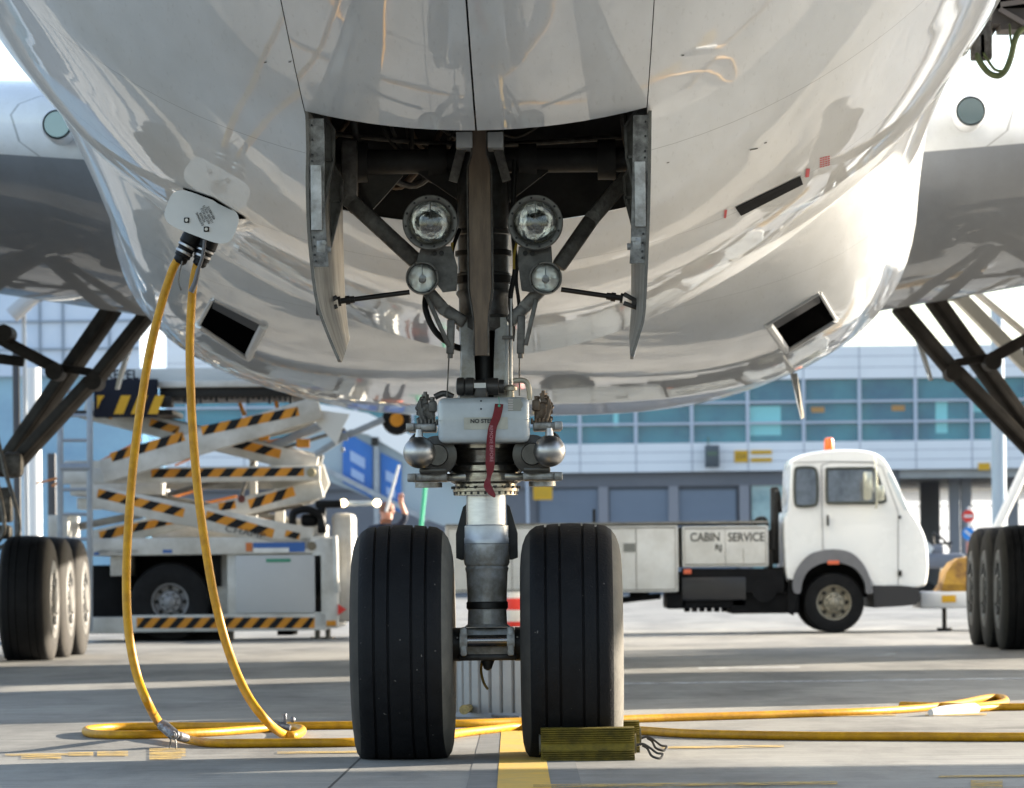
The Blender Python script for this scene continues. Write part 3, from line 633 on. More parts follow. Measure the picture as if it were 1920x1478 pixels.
# downlock arms with thin rods
for arm, box_, rod in (([(800, 555), (842, 650)], [(846, 600), (844, 664)], [(842, 664), (838, 746)]), ([(1006, 560), (986, 648)], [(978, 592), (976, 664)], [(974, 664), (974, 742)])):
    mb = MB(); mb.beam(P(*arm[0], 19.4), P(*arm[1], 19.4), .020, .03, up=(0, 1, 0), bev=.004); mb.beam(P(*box_[0], 19.42), P(*box_[1], 19.42), .034, .04, up=(0, 1, 0), bev=.004)
    mb.cyl(P(*box_[1], 19.42), P(box_[1][0], box_[1][1] + 8, 19.42), .012)
    a = A.part("downlock_arm", mb, MATS["collar_grey"])
    mb = MB(); mb.cyl(P(*rod[0], 19.42), P(*rod[1], 19.42), .0034, n=8); A.part("thin_rod", mb, GDARK, a)
# black hose loop left, hoses
def hose(name, pts, r, m, parent=None): mb = MB(); mb.tube([P(*p) for p in pts], r, 10); return A.part(name, mb, m, parent)
hose("hydraulic_hose", [(800, 548, 19.5), (798, 580, 19.45), (815, 620, 19.45), (843, 645, 19.5), (868, 655, 19.55)], .014, GBLACK)
hose("hydraulic_hose", [(965, 300, 19.5), (962, 420, 19.48), (966, 500, 19.45), (957, 560, 19.48), (962, 610, 19.5), (960, 640, 19.5)], .011, GBLACK)
hose("hydraulic_hose", [(975, 470, 19.5), (968, 520, 19.45), (972, 560, 19.45), (976, 600, 19.5)], .008, GBLACK)
hose("hydraulic_hose", [(862, 430, 19.5), (848, 470, 19.46), (852, 500, 19.45), (845, 520, 19.5), (835, 530, 19.5)], .009, GBLACK)
hose("hydraulic_hose", [(848, 455, 19.44), (846, 490, 19.44), (848, 515, 19.44)], .006, mat("yellow_sleeve", (.40, .27, .02), .5))
hose("hydraulic_hose", [(969, 455, 19.44), (964, 480, 19.44), (964, 505, 19.44)], .006, MATS["yellow_sleeve"])
hose("bright_pipe", [(958, 560, 19.45), (958, 640, 19.45), (958, 722, 19.45)], .0085, STEEL)
hose("bright_pipe", [(952, 610, 19.5), (951, 700, 19.5), (951, 724, 19.5)], .011, WHITEP)
mb = MB(); mb.box(P(952, 633, 19.43), (.05, .02, .016), bev=.003); A.part("pipe_clamp", mb, GDARK)
hose("elbow_pipe", [(962, 715, 19.42), (975, 713, 19.42), (986, 716, 19.42), (992, 728, 19.42), (993, 750, 19.42)], .012, mat("beige_pipe", (.42, .38, .30), .4, .3))
mb = MB(); a = P(957, 722, 19.45); mb.lathe(a + V(0, 0, .0), a + V(0, 0, -.06), [(.016, 0), (.03, .15), (.03, .4), (.016, .45), (.016, 1)], 20); A.part("pipe_union", mb, MATS["beige_pipe"])
# landing and taxi lights
REFL = mat("lamp_reflector", (.85, .83, .78), .10, 1.0, bump=1.0, bscale=14)
def lamp(name, cx, cy, ro, ri, y, big):
    c = P(cx, cy, y); s = FPX / y; ro /= s; ri /= s; mb = MB()
    mb.lathe(c + V(0, .09, 0), c + V(0, -.035, 0), [(ro * .75, 0), (ro * .96, .35), (ro, .7), (ro, .96), (ro * .97, 1), (ri * 1.10, 1), (ri * 1.04, .97), (ri, .90)], 48, 0, caps=False)
    mb.lathe(c + V(0, .09, 0), c + V(0, .085, 0), [(ro * .75, 0), (.01, 1)], 32)
    n = 12 if big else 4
    for k in range(n):
        a = 2 * math.pi * (k + .3) / n; q = c + V(math.cos(a) * (ro + ri) / 2, -.035, math.sin(a) * (ro + ri) / 2); mb.cyl(q, q + V(0, -.006, 0), .0055 if big else .004, n=8, mi=1)
    o = A.part(name, mb, [mat("lamp_bezel", (.20, .195, .18), .45, .4, var=.3, vscale=30), GBLACK])
    mb = MB(); mb.lathe(c + V(0, -.018, 0), c + V(0, .07, 0), [(ri, 0), (ri * .93, .25), (ri * .7, .65), (ri * .4, .9), (.01, 1)], 40, 0, caps=False); A.part("reflector", mb, REFL if big else mat("small_reflector", (.85, .84, .80), .28, .85, bump=.5, bscale=22), o)
    mb = MB(); mb.cyl(c + V(0, .03, -.005), c + V(0, .0, 0), ri * (.16 if big else .22), n=12); mb.beam(c + V(-.0, .01, 0), c + V(0, .01, ri), .004, .004); A.part("bulb", mb, mat("bulb_white", (.8, .8, .78), .3), o)
    mb = MB(); mb.lathe(c + V(0, -.034, 0), c + V(0, -.018, 0), [(.001, 0), (ri * .5, .12), (ri * .85, .5), (ri, 1)], 40, 0, caps=False)
    mb.lathe(c + V(0, -.031, 0), c + V(0, -.015, 0), [(.001, 0), (ri * .5, .12), (ri * .85, .5), (ri, 1)], 40, 0, caps=False); A.part("lens", mb, LENS if big else mat("fluted_lens", (.92, .94, .95), .10, trans=1.0), o)
for cx in (807, 1004): lamp("landing_light", cx, 418, 52, 40, 19.30, True)
for cx in (792, 1023): lamp("taxi_light", cx, 522, 31, 26, 19.28, False)
for sx, q in ((-1, [(790, 462), (846, 462), (858, 500), (856, 545), (830, 548), (800, 505), (778, 500)]), (1, [(972, 462), (1034, 462), (1036, 495), (1015, 510), (1000, 548), (978, 545), (972, 500)])):
    mb = MB(); mb.prism([P(a, b, 19.36) for a, b in q], (0, .03, 0)); br = A.part("light_bracket", mb, mat("bracket_grey", (.16, .155, .145), .5, .4, var=.4, vscale=20))
    mb = MB()
    for k in (0, 1): c = P((815 if sx < 0 else 985) + 13 * k * (-sx if False else 1), 475, 19.35); mb.cyl(c, c + V(0, -.012, 0), .011, n=12)
    A.part("cable_gland", mb, GBLACK, br)
# door rods
for pts in ([(768, 548), (652, 563)], [(1052, 543), (1150, 557)]):
    a, b = P(*pts[0], 19.2), P(*pts[1], 19.2); mb = MB(); mb.cyl(a, b, .011); d = (b - a).normalized()
    for k, (r, l) in enumerate(((.016, .03), (.02, .02), (.013, .03), (.022, .012))):
        q = b + d * (.02 * k - .03); mb.cyl(q, q + d * l, r, n=10)
    q = b + d * .045
    mb.beam(q + V(0, 0, .02), q + d * .07 + V(0, 0, -.01), .014, .02, bev=.003); mb.beam(q + V(0, 0, -.02), q + d * .07 + V(0, 0, -.035), .012, .02, bev=.003); mb.cyl(q + d * .05 + V(0, -.03, -.01), q + d * .05 + V(0, .03, -.01), .014, n=12)
    mb.box(q + d * .085 + V(0, 0, 0), (.016, .06, .10), bev=.004)
    A.part("door_rod", mb, mat("rod_black", (.03, .026, .024), .35, .5))
# aft doors hanging open
for sx, edge in ((-1, [(572, 207), (574, 280), (573, 350), (577, 450), (590, 560), (609, 620), (632, 675)]), (1, [(1222, 207), (1221, 300), (1219, 400), (1215, 500), (1210, 590), (1200, 630), (1188, 669)])):
    E = spline([P(a, b, D1) for a, b in edge], 5); n = len(E); mb = MB(); th = .013; ys = [D1 + (D2 - D1) * k / 10 for k in range(11)]; out = []; inn = []
    for i, y in enumerate(ys):
        f = i / 10; zbot = E[-1].z + .20 * max(0, (f - .15) / .85)
        for j, e in enumerate(E):
            z = max(e.z, zbot) if j < n - 1 else zbot
            z = E[0].z + (e.z - E[0].z) * (E[0].z - zbot) / (E[0].z - E[-1].z)
            x = E[0].x * (1 - .05 * f) + (e.x - E[0].x) * (1 - .8 * f); out.append(V(x, y, z)); inn.append(V(x - sx * th, y, z))
    N = len(out)
    f1 = [[i * n + j, i * n + j + 1, (i + 1) * n + j + 1, (i + 1) * n + j] for i in range(10) for j in range(n - 1)]
    mb.add(out + inn, f1, 0); k0 = len(f1)
    mb.add([], []); mb.f += [[N + a for a in q][::-1] for q in f1]; mb.m += [1] * k0
    bd = [j for j in range(n)] + [i * n + n - 1 for i in range(1, 11)] + [10 * n + j for j in range(n - 2, -1, -1)] + [i * n for i in range(9, 0, -1)]
    mb.f += [[bd[i], bd[(i + 1) % len(bd)], N + bd[(i + 1) % len(bd)], N + bd[i]] for i in range(len(bd))]; mb.m += [2] * len(bd)
    door = A.part("aft_gear_door", mb, [PAINT, mat("door_inner_skin", (.42, .40, .36), .5, var=.5, vscale=7, vcol=(.20, .185, .16), stretch=(1, 1, .5)), mat("door_edge_grey", (.13, .118, .10), .5, .2, var=.3, vscale=20)])
    X0 = sx * .70
    def at(z): 
        k = min(range(n), key=lambda q: abs(E[q].z - z)); return E[k].x - sx * th
    # white frame panel along the near edge, with bolts
    zt2, zb2 = P(590, 310, D1).z, P(590, 432, D1).z
    fr = MB(); rr_ = []
    for z in [P(590, q, D1).z for q in (222, 260, 300, 350, 400, 440, 470, 500)]:
        x = at(z); rr_.append([V(x, D1 + .01, z), V(x - sx * .062, D1 + .012, z), V(x - sx * .062, D1 + .03, z), V(x, D1 + .03, z)])
    fr.loft(rr_, 0)
    x = at((zt2 + zb2) / 2); fr.box((x - sx * .03, D1 - .003, (zt2 + zb2) / 2), (.044, .012, zt2 - zb2), mi=1, bev=.003)
    for q in (235, 262, 290, 302, 330, 362, 395, 428, 445, 462, 478, 490): z = P(590, q, D1).z; fr.cyl((at(z) - sx * .012, D1 + .012, z), (at(z) - sx * .012, D1 - .002, z), .0045, n=8, mi=2)
    A.part("door_frame", fr, [mat("frame_grimy", (.24, .235, .22), .5, .2, var=.6, vscale=18, vcol=(.06, .055, .05)), DIRTYW, GBLACK], door)
    # goose-neck hinges
    for (y, ztop, zlow, dx, col_) in ((18.45, 235, 425, .085, 0), (19.35, 330, 465, .075, 0)):
        h = MB(); zt3, zb3 = P(600, ztop, y).z, P(600, zlow, y).z; xb = at((zt3 + zb3) / 2)
        zz = [zt3 + .06, zt3 - .02, zt3 - (zt3 - zb3) * .35, zb3]; xx = [.03, dx, dx * .95, .02]
        poly = [V(xb - sx * a, y, z) for a, z in zip(xx, zz)] + [V(xb, y, zb3), V(xb, y, zt3 + .06)]
        h.prism(poly, (0, .012, 0))
        for a, z, a2, z2 in ((xx[1], zz[1], xx[2], zz[2]), (xx[2], zz[2], xx[3], zz[3]), (xx[0], zz[0], xx[1], zz[1]), (.01, zz[2], xx[2], zz[2])): h.beam((xb - sx * a, y, z), (xb - sx * a2, y, z2), .05, .012, up=(1, 0, .3))
        A.part("hinge_arm", h, mat("hinge_dark_grey", (.13, .13, .12), .45, .4, var=.5, vscale=16, vcol=(.06, .055, .05)), door)
    lt = MB(); z = P(590, 462, D1).z; x = at(z); lt.box((x - sx * .035, D1 + .05, z), (.04, .08, .055), bev=.006); lt.cyl((x - sx * .03, D1 + .05, z - .01), (x - sx * .075, D1 + .05, z - .012), .014, n=14); lt.cyl((x - sx * .05, D1 + .0, z + .015), (x - sx * .05, D1 + .09, z + .015), .010, n=12)
    A.part("door_latch", lt, GPAINT, door)
# steering unit
mb = MB(); a, b = P(855, 725, 19.42), P(945, 725, 19.42)
mb.lathe(a, b, [(.02, 0), (.036, .02), (.040, .06), (.040, .16), (.034, .18), (.040, .22), (.040, .36), (.03, .4), (.03, .6), (.038, .64), (.038, .88), (.03, .9), (.03, 1)], 24)
mb.beam(P(890, 742, 19.40), P(915, 742, 19.40), .04, .03); mb.box(P(902, 738, 19.38), (.05, .02, .05), bev=.004); mb.tube([P(850, 745, 19.45), P(832, 738, 19.45), P(815, 745, 19.45)], .014, 10)
act = A.part("steering_valve", mb, mat("actuator_dark", (.075, .07, .066), .4, .4, var=.3, vscale=20))
mb = MB(); mb.box(P(900, 723, 19.372), (.052, .004, .022)); A.part("data_plate", mb, WHITEP, act)
# cover box
a, b = P(821, 746, 19.22), P(993, 829, 19.22); cc = (a + b) / 2
mb = MB(); mb.box(cc + V(0, .14, 0), (b.x - a.x, .28, a.z - b.z), bev=.028, seg=4)
mb.box(cc + V(0, .14, -.0), (b.x - a.x + .003, .282, .0015))
cov = A.part("steering_cover", mb, COVER)
pl = MB(); q = P(911, 794, 19.217); pl.box(q, (.19, .003, .052)); A.part("placard", pl, mat("placard_cream", (.44, .43, .37), .45, var=.2, vscale=12), cov)
text("no_step_lettering", "NO STEP", .0245, face_cam(P(903, 790, 19.213), 0.0), INK, cov, A.base, 1.0, space=1.02, bold=.0007)
pl = MB(); pl.box(P(965, 759, 19.217), (.058, .003, .054)); pl.lathe(P(972, 759, 19.216), P(972, 759, 19.2145), [(.02, 0), (.02, 1)], 20, mi=0)
A.part("instruction_plate", pl, mat("instr_plate", (.23, .23, .21), .4, .3), cov)
pl = MB()
for k in range(7): pl.box(P(957 , 749 + 3.2 * k, 19.214), (.024 - .002 * (k % 3), .001, .0026))
A.part("instruction_lettering", pl, WINK, cov)
pl = MB()
for py in (752, 767): pl.box(P(902, py, 19.219), (.008, .004, .003)); pl.lathe(P(902, py, 19.221), P(902, py, 19.216), [(.004, 0), (.004, 1)], 10)
A.part("cover_screw", pl, GBLACK, cov)
# side valve stacks, plates, spheres, steering cylinders
for sx in (-1, 1):
    def N_(pxo, py, y): return V(sx * pxo / S_, y, nz(py))
    mb = MB(); mb.box(N_(104, 776, 19.48), (.055, .10, .085), bev=.010); mb.box(N_(96, 764, 19.44), (.035, .06, .05), bev=.008); mb.box(N_(113, 757, 19.47), (.040, .06, .034), bev=.006)
    mb.cyl(N_(110, 752, 19.45), N_(110, 741, 19.45), .017, n=6); mb.cyl(N_(110, 743, 19.45), N_(110, 736, 19.45), .009, n=10); mb.cyl(N_(97, 757, 19.45), N_(97, 746, 19.45), .011, n=6)
    for (px_, py_) in ((98, 768), (112, 768), (98, 785), (112, 785)): mb.cyl(N_(px_, py_, 19.44), N_(px_, py_, 19.415), .0085, n=6)
    for py_ in (762, 776, 788): mb.cyl(N_(112, py_, 19.46), N_(124, py_, 19.46), .0125, n=6); mb.cyl(N_(122, py_, 19.46), N_(127, py_, 19.46), .008, n=8)
    mb.box(N_(104, 795, 19.44), (.085, .10, .012), bev=.003)
    for k in range(6): mb.cyl(N_(88 + 7 * k, 800, 19.37), N_(88 + 7 * k, 789, 19.37), .0055, n=6)
    for k in range(4): mb.tube([N_(96 + 6 * k, 750, 19.5), N_(118 + 3 * k, 748 + 6 * k, 19.41), N_(116 + 2 * k, 775, 19.40), N_(108 + 3 * k, 793, 19.4)], .0045, 6)
    A.part("valve_block", mb, BROWN if sx > 0 else GDARK)
    mb = MB(); mb.box(N_(116, 804, 19.45), (.125, .26, .034), bev=.006); mb.box(N_(137, 804, 19.31), (.035, .05, .036), bev=.004)
    mb.cyl(N_(120, 804, 19.285), N_(120, 804, 19.32), .006, n=10); A.part("upper_plate", mb, ALU)
    mb = MB(); c = N_(88, 856, 19.40); mb.lathe(c + V(0, .2, 0), c + V(0, -.12, 0), [(.05, 0), (.07, .1), (.07, .62), (.086, .63), (.086, .70), (.078, .71), (.078, .78), (.086, .79), (.086, .86), (.05, .88), (.045, 1)], 36)
    mb.box(N_(96, 884, 19.42), (.12, .2, .03), bev=.01); mb.tube([N_(122, 815, 19.38), N_(136, 826, 19.38), N_(140, 850, 19.40)], .009, 8)
    A.part("steering_cylinder", mb, mat("steer_cyl_dark", (.07, .065, .058), .3, .6, var=.3, vscale=25))
    mb = MB(); c = N_(120, 851, 19.27); mb.sphere(c, .070, 32, 20); mb.cyl(c + V(0, 0, .065), c + V(0, 0, .10), .019, .014, 16)
    mb.lathe(c + V(0, .02, 0), c + V(-sx * .02, .16, 0), [(.05, 0), (.055, 1)], 24); A.part("accumulator_sphere", mb, STEEL)
    mb = MB(); mb.box(N_(104, 896, 19.5), (.16, .28, .034), bev=.006); mb.box(N_(136, 897, 19.345), (.035, .05, .036), bev=.004); mb.cyl(N_(106, 905, 19.5), N_(106, 914, 19.5), .06, n=28)
    mb.cyl(N_(120, 896, 19.345), N_(120, 896, 19.37), .006, n=10)
    A.part("lower_plate", mb, ALU)
mb = MB(); vcyl(mb, Y0 - .02, [(60, 820), (78, 830), (78, 842), (60, 846), (58, 868), (70, 874), (70, 884), (66, 888), (66, 904), (58, 908), (58, 914), (62, 916), (62, 922), (60, 923), (60, 929)], 56)
mb.box((0, Y0 - .10, nz(896)), (.40, .10, .034), bev=.006)
col_ = A.part("steering_collar", mb, mat("collar_alu", (.30, .29, .26), .22, .9, var=.3, vscale=18, vcol=(.16, .14, .12), stretch=(1, 1, 4)))
mb = MB()
for k in range(28): a = 2 * math.pi * k / 28; mb.box((.1385 * math.cos(a), Y0 - .02 + .1385 * math.sin(a), nz(925)), (.010, .010, .014), Matrix.Rotation(a, 3, 'Z'))
for k in range(20): a = 2 * math.pi * k / 20; mb.cyl((.148 * math.cos(a), Y0 - .02 + .148 * math.sin(a), nz(917)), (.148 * math.cos(a), Y0 - .02 + .148 * math.sin(a), nz(912)), .006, n=6)
A.part("flange_bolt", mb, GBLACK, col_)
mb = MB(); vcyl(mb, Y0, [(37, 925), (37, 985)], 56); A.part("piston", mb, CHROME)
mb = MB(); vcyl(mb, Y0, [(37, 984), (41, 986), (41, 1008), (42, 1010), (42, 1019), (40, 1020)], 56); low = A.part("piston_sleeve", mb, mat("sleeve_bright", (.42, .435, .45), .38, .5, var=.15, vscale=14))
mb = MB(); vcyl(mb, Y0, [(40, 1019), (42, 1021), (43, 1055), (41, 1060), (39, 1062), (41, 1066), (40, 1070), (39, 1074), (37, 1115), (37, 1128), (34, 1130), (34, 1134), (37, 1136), (37, 1143), (36, 1144), (37, 1170), (44, 1176)], 56)
A.part("lower_strut", mb, GPAINT)
mb = MB(); vcyl(mb, Y0, [(37.5, 1128), (39, 1130), (39, 1140), (37.5, 1142)], 48); A.part("black_ring", mb, GBLACK)
# torque link plates behind
for sx in (-1, 1):
    mb = MB(); mb.prism([V(sx * a / S_, Y0 + .06, nz(p)) for a, p in ((38, 945), (44, 950), (58, 1000), (58, 1046), (48, 1050), (40, 1050))], (0, .12, 0)); A.part("torque_link", mb, GBLACK)
# axle
mb = MB(); mb.box((0, Y0 + .02, nz(1205)), (100 / S_, .17, 56 / S_), bev=.02); 
for k in (-1, 1): mb.cyl((k * 56 / S_, Y0 - .08, nz(1195)), (k * 56 / S_, Y0 - .03, nz(1195)), .004)
hous = A.part("axle_housing", mb, GPAINT)
mb = MB()
for sx in (-1, 1): mb.box((sx * 44 / S_, Y0 - .10, nz(1202)), (13 / S_, .10, 54 / S_), bev=.010); mb.cyl((sx * 51 / S_, Y0 - .12, nz(1200)), (sx * 37 / S_, Y0 - .12, nz(1200)), .038, n=24)
A.part("tow_lug", mb, mat("lug_pale", (.50, .53, .54), .45, .1, var=.5, vscale=25, vcol=(.28, .26, .23)), hous)
mb = MB(); mb.cyl((-38 / S_, Y0 - .12, nz(1201)), (38 / S_, Y0 - .12, nz(1201)), .026, n=28); A.part("tow_pin", mb, mat("pin_steel", (.20, .19, .19), .2, 1.0), hous)
mb = MB(); mb.cyl((-.30, Y0, AXZ), (.30, Y0, AXZ), .062, n=32); mb.cyl((-.17, Y0, AXZ), (-.12, Y0, AXZ), .075, n=32); mb.cyl((.12, Y0, AXZ), (.17, Y0, AXZ), .075, n=32)
mb.box((0, Y0 - .01, nz(1232)), (.26, .12, .03), bev=.01); mb.lathe((0, Y0 - .03, nz(1234)), (0, Y0 - .03, nz(1257)), [(.035, 0), (.024, .5), (.018, .85), (.006, 1)], 20)
A.part("axle", mb, mat("axle_dark", (.05, .046, .042), .45, .5, var=.4, vscale=20))
mb = MB(); mb.tube([P(904, 1240, 19.7), P(902, 1258, 19.72), (P(907, 1280, 19.74)), P(915, 1293, 19.74)], .006, 8); A.part("ground_wire", mb, mat("wire_ochre", (.30, .19, .05), .5))
# hatch plate of the external power receptacle
H1, H2 = hit(BS, 352, 356)[0], hit(BS, 455, 405)[0]
print("hatch depth", H1, H2)
hd = (H1.y + H2.y) / 2 - .10
def plate_pts(cx, cy, w, h, ang, n=64, e=4.5):
    out = []
    for k in range(n):
        t = 2 * math.pi * k / n; x = w * math.copysign(abs(math.cos(t)) ** (2 / e), math.cos(t)); y = h * math.copysign(abs(math.sin(t)) ** (2 / 3.4), math.sin(t))
        y += h * .10 * math.cos(t * 2) * 0; a = R(ang); out.append((cx + x * math.cos(a) - y * math.sin(a), cy + x * math.sin(a) + y * math.cos(a)))
    return out
mb = MB(); mb.prism([P(a, b, hd) for a, b in plate_pts(378, 407, 69, 37, 21)], (0, .006, 0)); hatch = A.part("power_hatch", mb, mat("hatch_paint", (.60, .61, .61), .4, coat=.2, var=.05, vscale=8), angle=30)
text("hatch_lettering", "EXTERNAL\nPOWER\nRECEPTACLE\n115/200 VOLTS\n400 HERTZ", .0165, face_cam(P(385, 405, hd - .002), 117), INK, hatch, A.base, .9)
for q in ((350, 413), (387, 430)):
    mb = MB(); a = P(*q, hd - .004); mb.box(a, (.026, .008, .026), bev=.004); mb.cyl(a + V(0, -.004, 0), a + V(0, -.008, 0), .008, n=12, mi=1); A.part("hatch_latch", mb, [BLACKP, STEEL], hatch)
# dark slot behind it
Hs = [hit(BS, *c) for c in ((344, 352), (350, 351), (400, 372), (458, 403), (462, 411), (440, 408), (395, 386))]
mb = MB(); mb.add(*gridpatch(BS, [(344, 351), (400, 370), (400, 374), (344, 354)], .004, 10, 2)); mb.add(*gridpatch(BS, [(400, 370), (462, 409), (450, 410), (400, 374)], .004, 10, 2)); A.part("receptacle_opening", mb, INK2, fuselage)

# ================================================================ GROUND POWER CABLES
CR = .0215
def g3(px, py, z=CR): return G(px, py, z)
pd = hd + .09
def plug(T, body, tip, m):
    mb = MB(); a, b = P(*body, pd), P(*tip, pd); ax = (b - a)
    mb.lathe(a, b, [(.030, 0), (.050, .05), (.050, .42), (.044, .45), (.044, .55), (.040, .57), (.040, .80), (.034, .82), (.034, .93), (.024, 1)], 24); p = T.part("plug", mb, BLACKP)
    mb = MB(); mb.lathe(a, b, [(.046, .47), (.048, .48), (.048, .53), (.046, .54)], 24); mb.lathe(a, b, [(.042, .64), (.044, .65), (.044, .71), (.042, .72)], 24); T.part("clamp_ring", mb, STEEL, p)
    return p
C1 = Thing("power_cable", "yellow ground power cable hanging in the wider outer loop, clamped where it meets the apron", "cable", g3(330, 1383, 0), "yellow ground power cables")
plug(C1, (368, 430), (335, 494), 0)
p1 = [P(337, 482, pd), P(322, 510, pd), P(300, 580, pd - .02), P(281, 660, pd - .05), P(264, 760, pd - .1), P(249, 880, pd - .2), P(240, 1000, pd - .3), P(237, 1100, pd - .4), P(242, 1190, pd - .48), P(258, 1270, pd - .52), P(283, 1330, pd - .55)]
tail1 = [g3(330, 1380, .03), g3(375, 1391), g3(430, 1394), g3(560, 1393), g3(663, 1392), g3(800, 1386), g3(860, 1375), g3(920, 1368), g3(985, 1362), g3(1100, 1366), g3(1200, 1370), g3(1300, 1376), g3(1500, 1380), g3(1700, 1381), g3(1920, 1382), g3(2300, 1378), g3(2900, 1340)]
mb = MB(); mb.tube(p1 + [g3(305, 1363, .06)] + tail1, CR, 16, sub=10); C1.part("cable_jacket", mb, YEL)
mb = MB(); a, b, c = P(302, 1357, p1[-1].y + .02), P(326, 1378, p1[-1].y - .02), g3(349, 1384, .04)
mb.lathe(a, b, [(.026, 0), (.028, .1), (.028, .9), (.03, 1)], 14); mb.lathe(b, c, [(.024, 0), (.022, .7), (.02, 1)], 14); mb.cyl(b + V(0, -.05, 0), b + V(0, .03, 0), .016); mb.sphere(b + V(0, -.04, .0), .017, 12, 8)
clamp = C1.part("cable_clamp", mb, mat("zinc_clamp", (.32, .33, .36), .4, .8, var=.5, vscale=40, bump=.6, bscale=80, vcol=(.12, .12, .13)))
mb = MB(); q = b + V(0, -.04, 0); mb.tube([q, q + V(-.012, -.01, -.03), q + V(-.016, -.01, -.07), q + V(0, -.01, -.085), q + V(.014, -.01, -.06), q + V(.01, 0, -.02)], .004, 6); C1.part("clamp_link", mb, GDARK, clamp)
mb = MB(); mb.tube([P(342, 490, pd - .04), P(337, 510, pd - .05), P(335, 530, pd - .05), P(340, 545, pd - .05)], .004, 6); C1.part("lanyard", mb, GDARK)
C2 = Thing("power_cable", "yellow ground power cable hanging in the inner loop that ends in a sunlit bend", "cable", g3(565, 1380, 0), "yellow ground power cables")
plug(C2, (396, 440), (372, 500), 0)
p2 = [P(372, 490, pd), P(364, 520, pd), P(359, 570, pd), P(356, 650, pd - .02), P(358, 740, pd - .04), P(363, 830, pd - .06), P(372, 930, pd - .1), P(386, 1030, pd - .14), P(404, 1130, pd - .18), P(430, 1225, pd - .22), P(462, 1300, pd - .3), P(498, 1350, pd - .36), g3(530, 1376, .05), g3(556, 1378, .04), g3(566, 1368, .03), g3(540, 1364, .023), g3(470, 1368), g3(400, 1373), g3(300, 1377), g3(210, 1378), g3(168, 1375), g3(166, 1368), g3(220, 1363.5), g3(330, 1362), g3(480, 1362), g3(663, 1360), g3(860, 1357), g3(985, 1353), g3(1100, 1351), g3(1250, 1346), g3(1450, 1340), g3(1650, 1333), g3(1780, 1322), g3(1850, 1309), g3(1880, 1309), g3(1880, 1318), g3(1820, 1325), g3(1750, 1324), g3(1690, 1322.5)]
mb = MB(); mb.tube(p2, CR, 16, sub=10); C2.part("cable_jacket", mb, YEL)
mb = MB(); q = g3(541, 1357, .07); mb.cyl(q + V(-.07, .0, .0), q + V(.01, -.02, -.02), .02, .014); mb.cyl(q + V(-.02, 0, 0), q + V(-.02, 0, .05), .012); mb.sphere(q + V(.02, 0, .02), .015, 10, 8); C2.part("cable_clamp", mb, MATS["zinc_clamp"])
mb = MB(); mb.tube([P(372, 505, pd - .06), P(366, 530, pd - .06), P(358, 548, pd - .06)], lambda t: .011 + .004 * t, 8); mb.tube([P(384, 450, pd - .06), P(380, 480, pd - .06), P(372, 505, pd - .06)], .009, 8); C2.part("strap", mb, mat("grey_strap", (.10, .10, .11), .5))
C3 = Thing("power_cable_end", "short yellow cable running off right from a white connector under the looped cable", "cable", g3(1820, 1330, 0))
mb = MB(); mb.tube([g3(1822, 1329), g3(1870, 1326), g3(1940, 1325), g3(2300, 1318)], CR, 14); C3.part("cable_jacket", mb, YEL)
mb = MB(); mb.lathe(g3(1745, 1336), g3(1830, 1329), [(.018, 0), (.03, .2), (.034, .4), (.034, .95), (.026, 1)], 18, 0); C3.part("connector", mb, mat("pale_connector", (.50, .50, .50), .5))

# ================================================================ CHOCKS
def chock(name, label, x0, x1, yc, near):
    T = Thing(name, label, "wheel chock", ((x0 + x1) / 2, yc, 0), "yellow rubber wheel chocks"); mb = MB(); prof = []
    H, hb, ht = .142, .105, .055
    seq = [(-hb, .0), (-hb, .010)]
    nr = 13
    for i in range(nr + 1):
        t = i / nr; y = -hb + (hb - ht) * t ** 1.2; z = .012 + (H - .02) * t
        if 4 <= i <= 6: seq.append((y - .002, z)); continue
        seq += [(y, z), (y - .009, z + .0012), (y - .009, z + .0048), (y, z + .0064)]
    seq += [(-ht * .7, H), (ht * .7, H), (ht, H - .01)] + [(hb * .9, .03), (hb, .0)]
    rings = [[V(x, yc + y * k, z) for y, z in seq] for x, k in ((x0, .93), (x0 + .012, 1), (x1 - .012, 1), (x1, .95))]
    mb.loft(rings); b = T.part("chock_body", mb, CHOCK, angle=25)
    mb = MB()
    for x, s in ((x0, -1), (x1, 1)): mb.lathe((x, yc - .02, .07), (x + s * .008, yc - .02, .07), [(.04, 0), (.045, 1)], 24)
    T.part("end_cap", mb, mat("chock_cap", (.32, .32, .33), .4, .5), b)
    mb = MB(); s = V(x1 + .006, yc - .02, .06)
    mb.tube([s, s + V(.03, -.01, .008), s + V(.06, -.03, -.008), s + V(.09, -.05, -.03), s + V(.115, -.04, -.035), s + V(.105, -.06, -.052), s + V(.085, -.07, -.05), s + V(.065, -.05, -.04), s + V(.05, -.02, -.012), s + V(.03, 0, 0)], .0055, 8)
    T.part("rope", mb, mat("dark_rope", (.022, .02, .018), .8))
xa, xb = P(1014, 1390, 19.1).x, P(1190, 1390, 19.1).x
chock("wheel_chock", "yellow-olive ribbed rubber chock lying full width in front of the right nose tyre", xa, xb, 19.19, True)
chock("wheel_chock", "rubber chock pushed behind the right nose tyre, mostly hidden, its end just showing", xb - .42, P(1199, 1380, 20).x, 20.02, False)

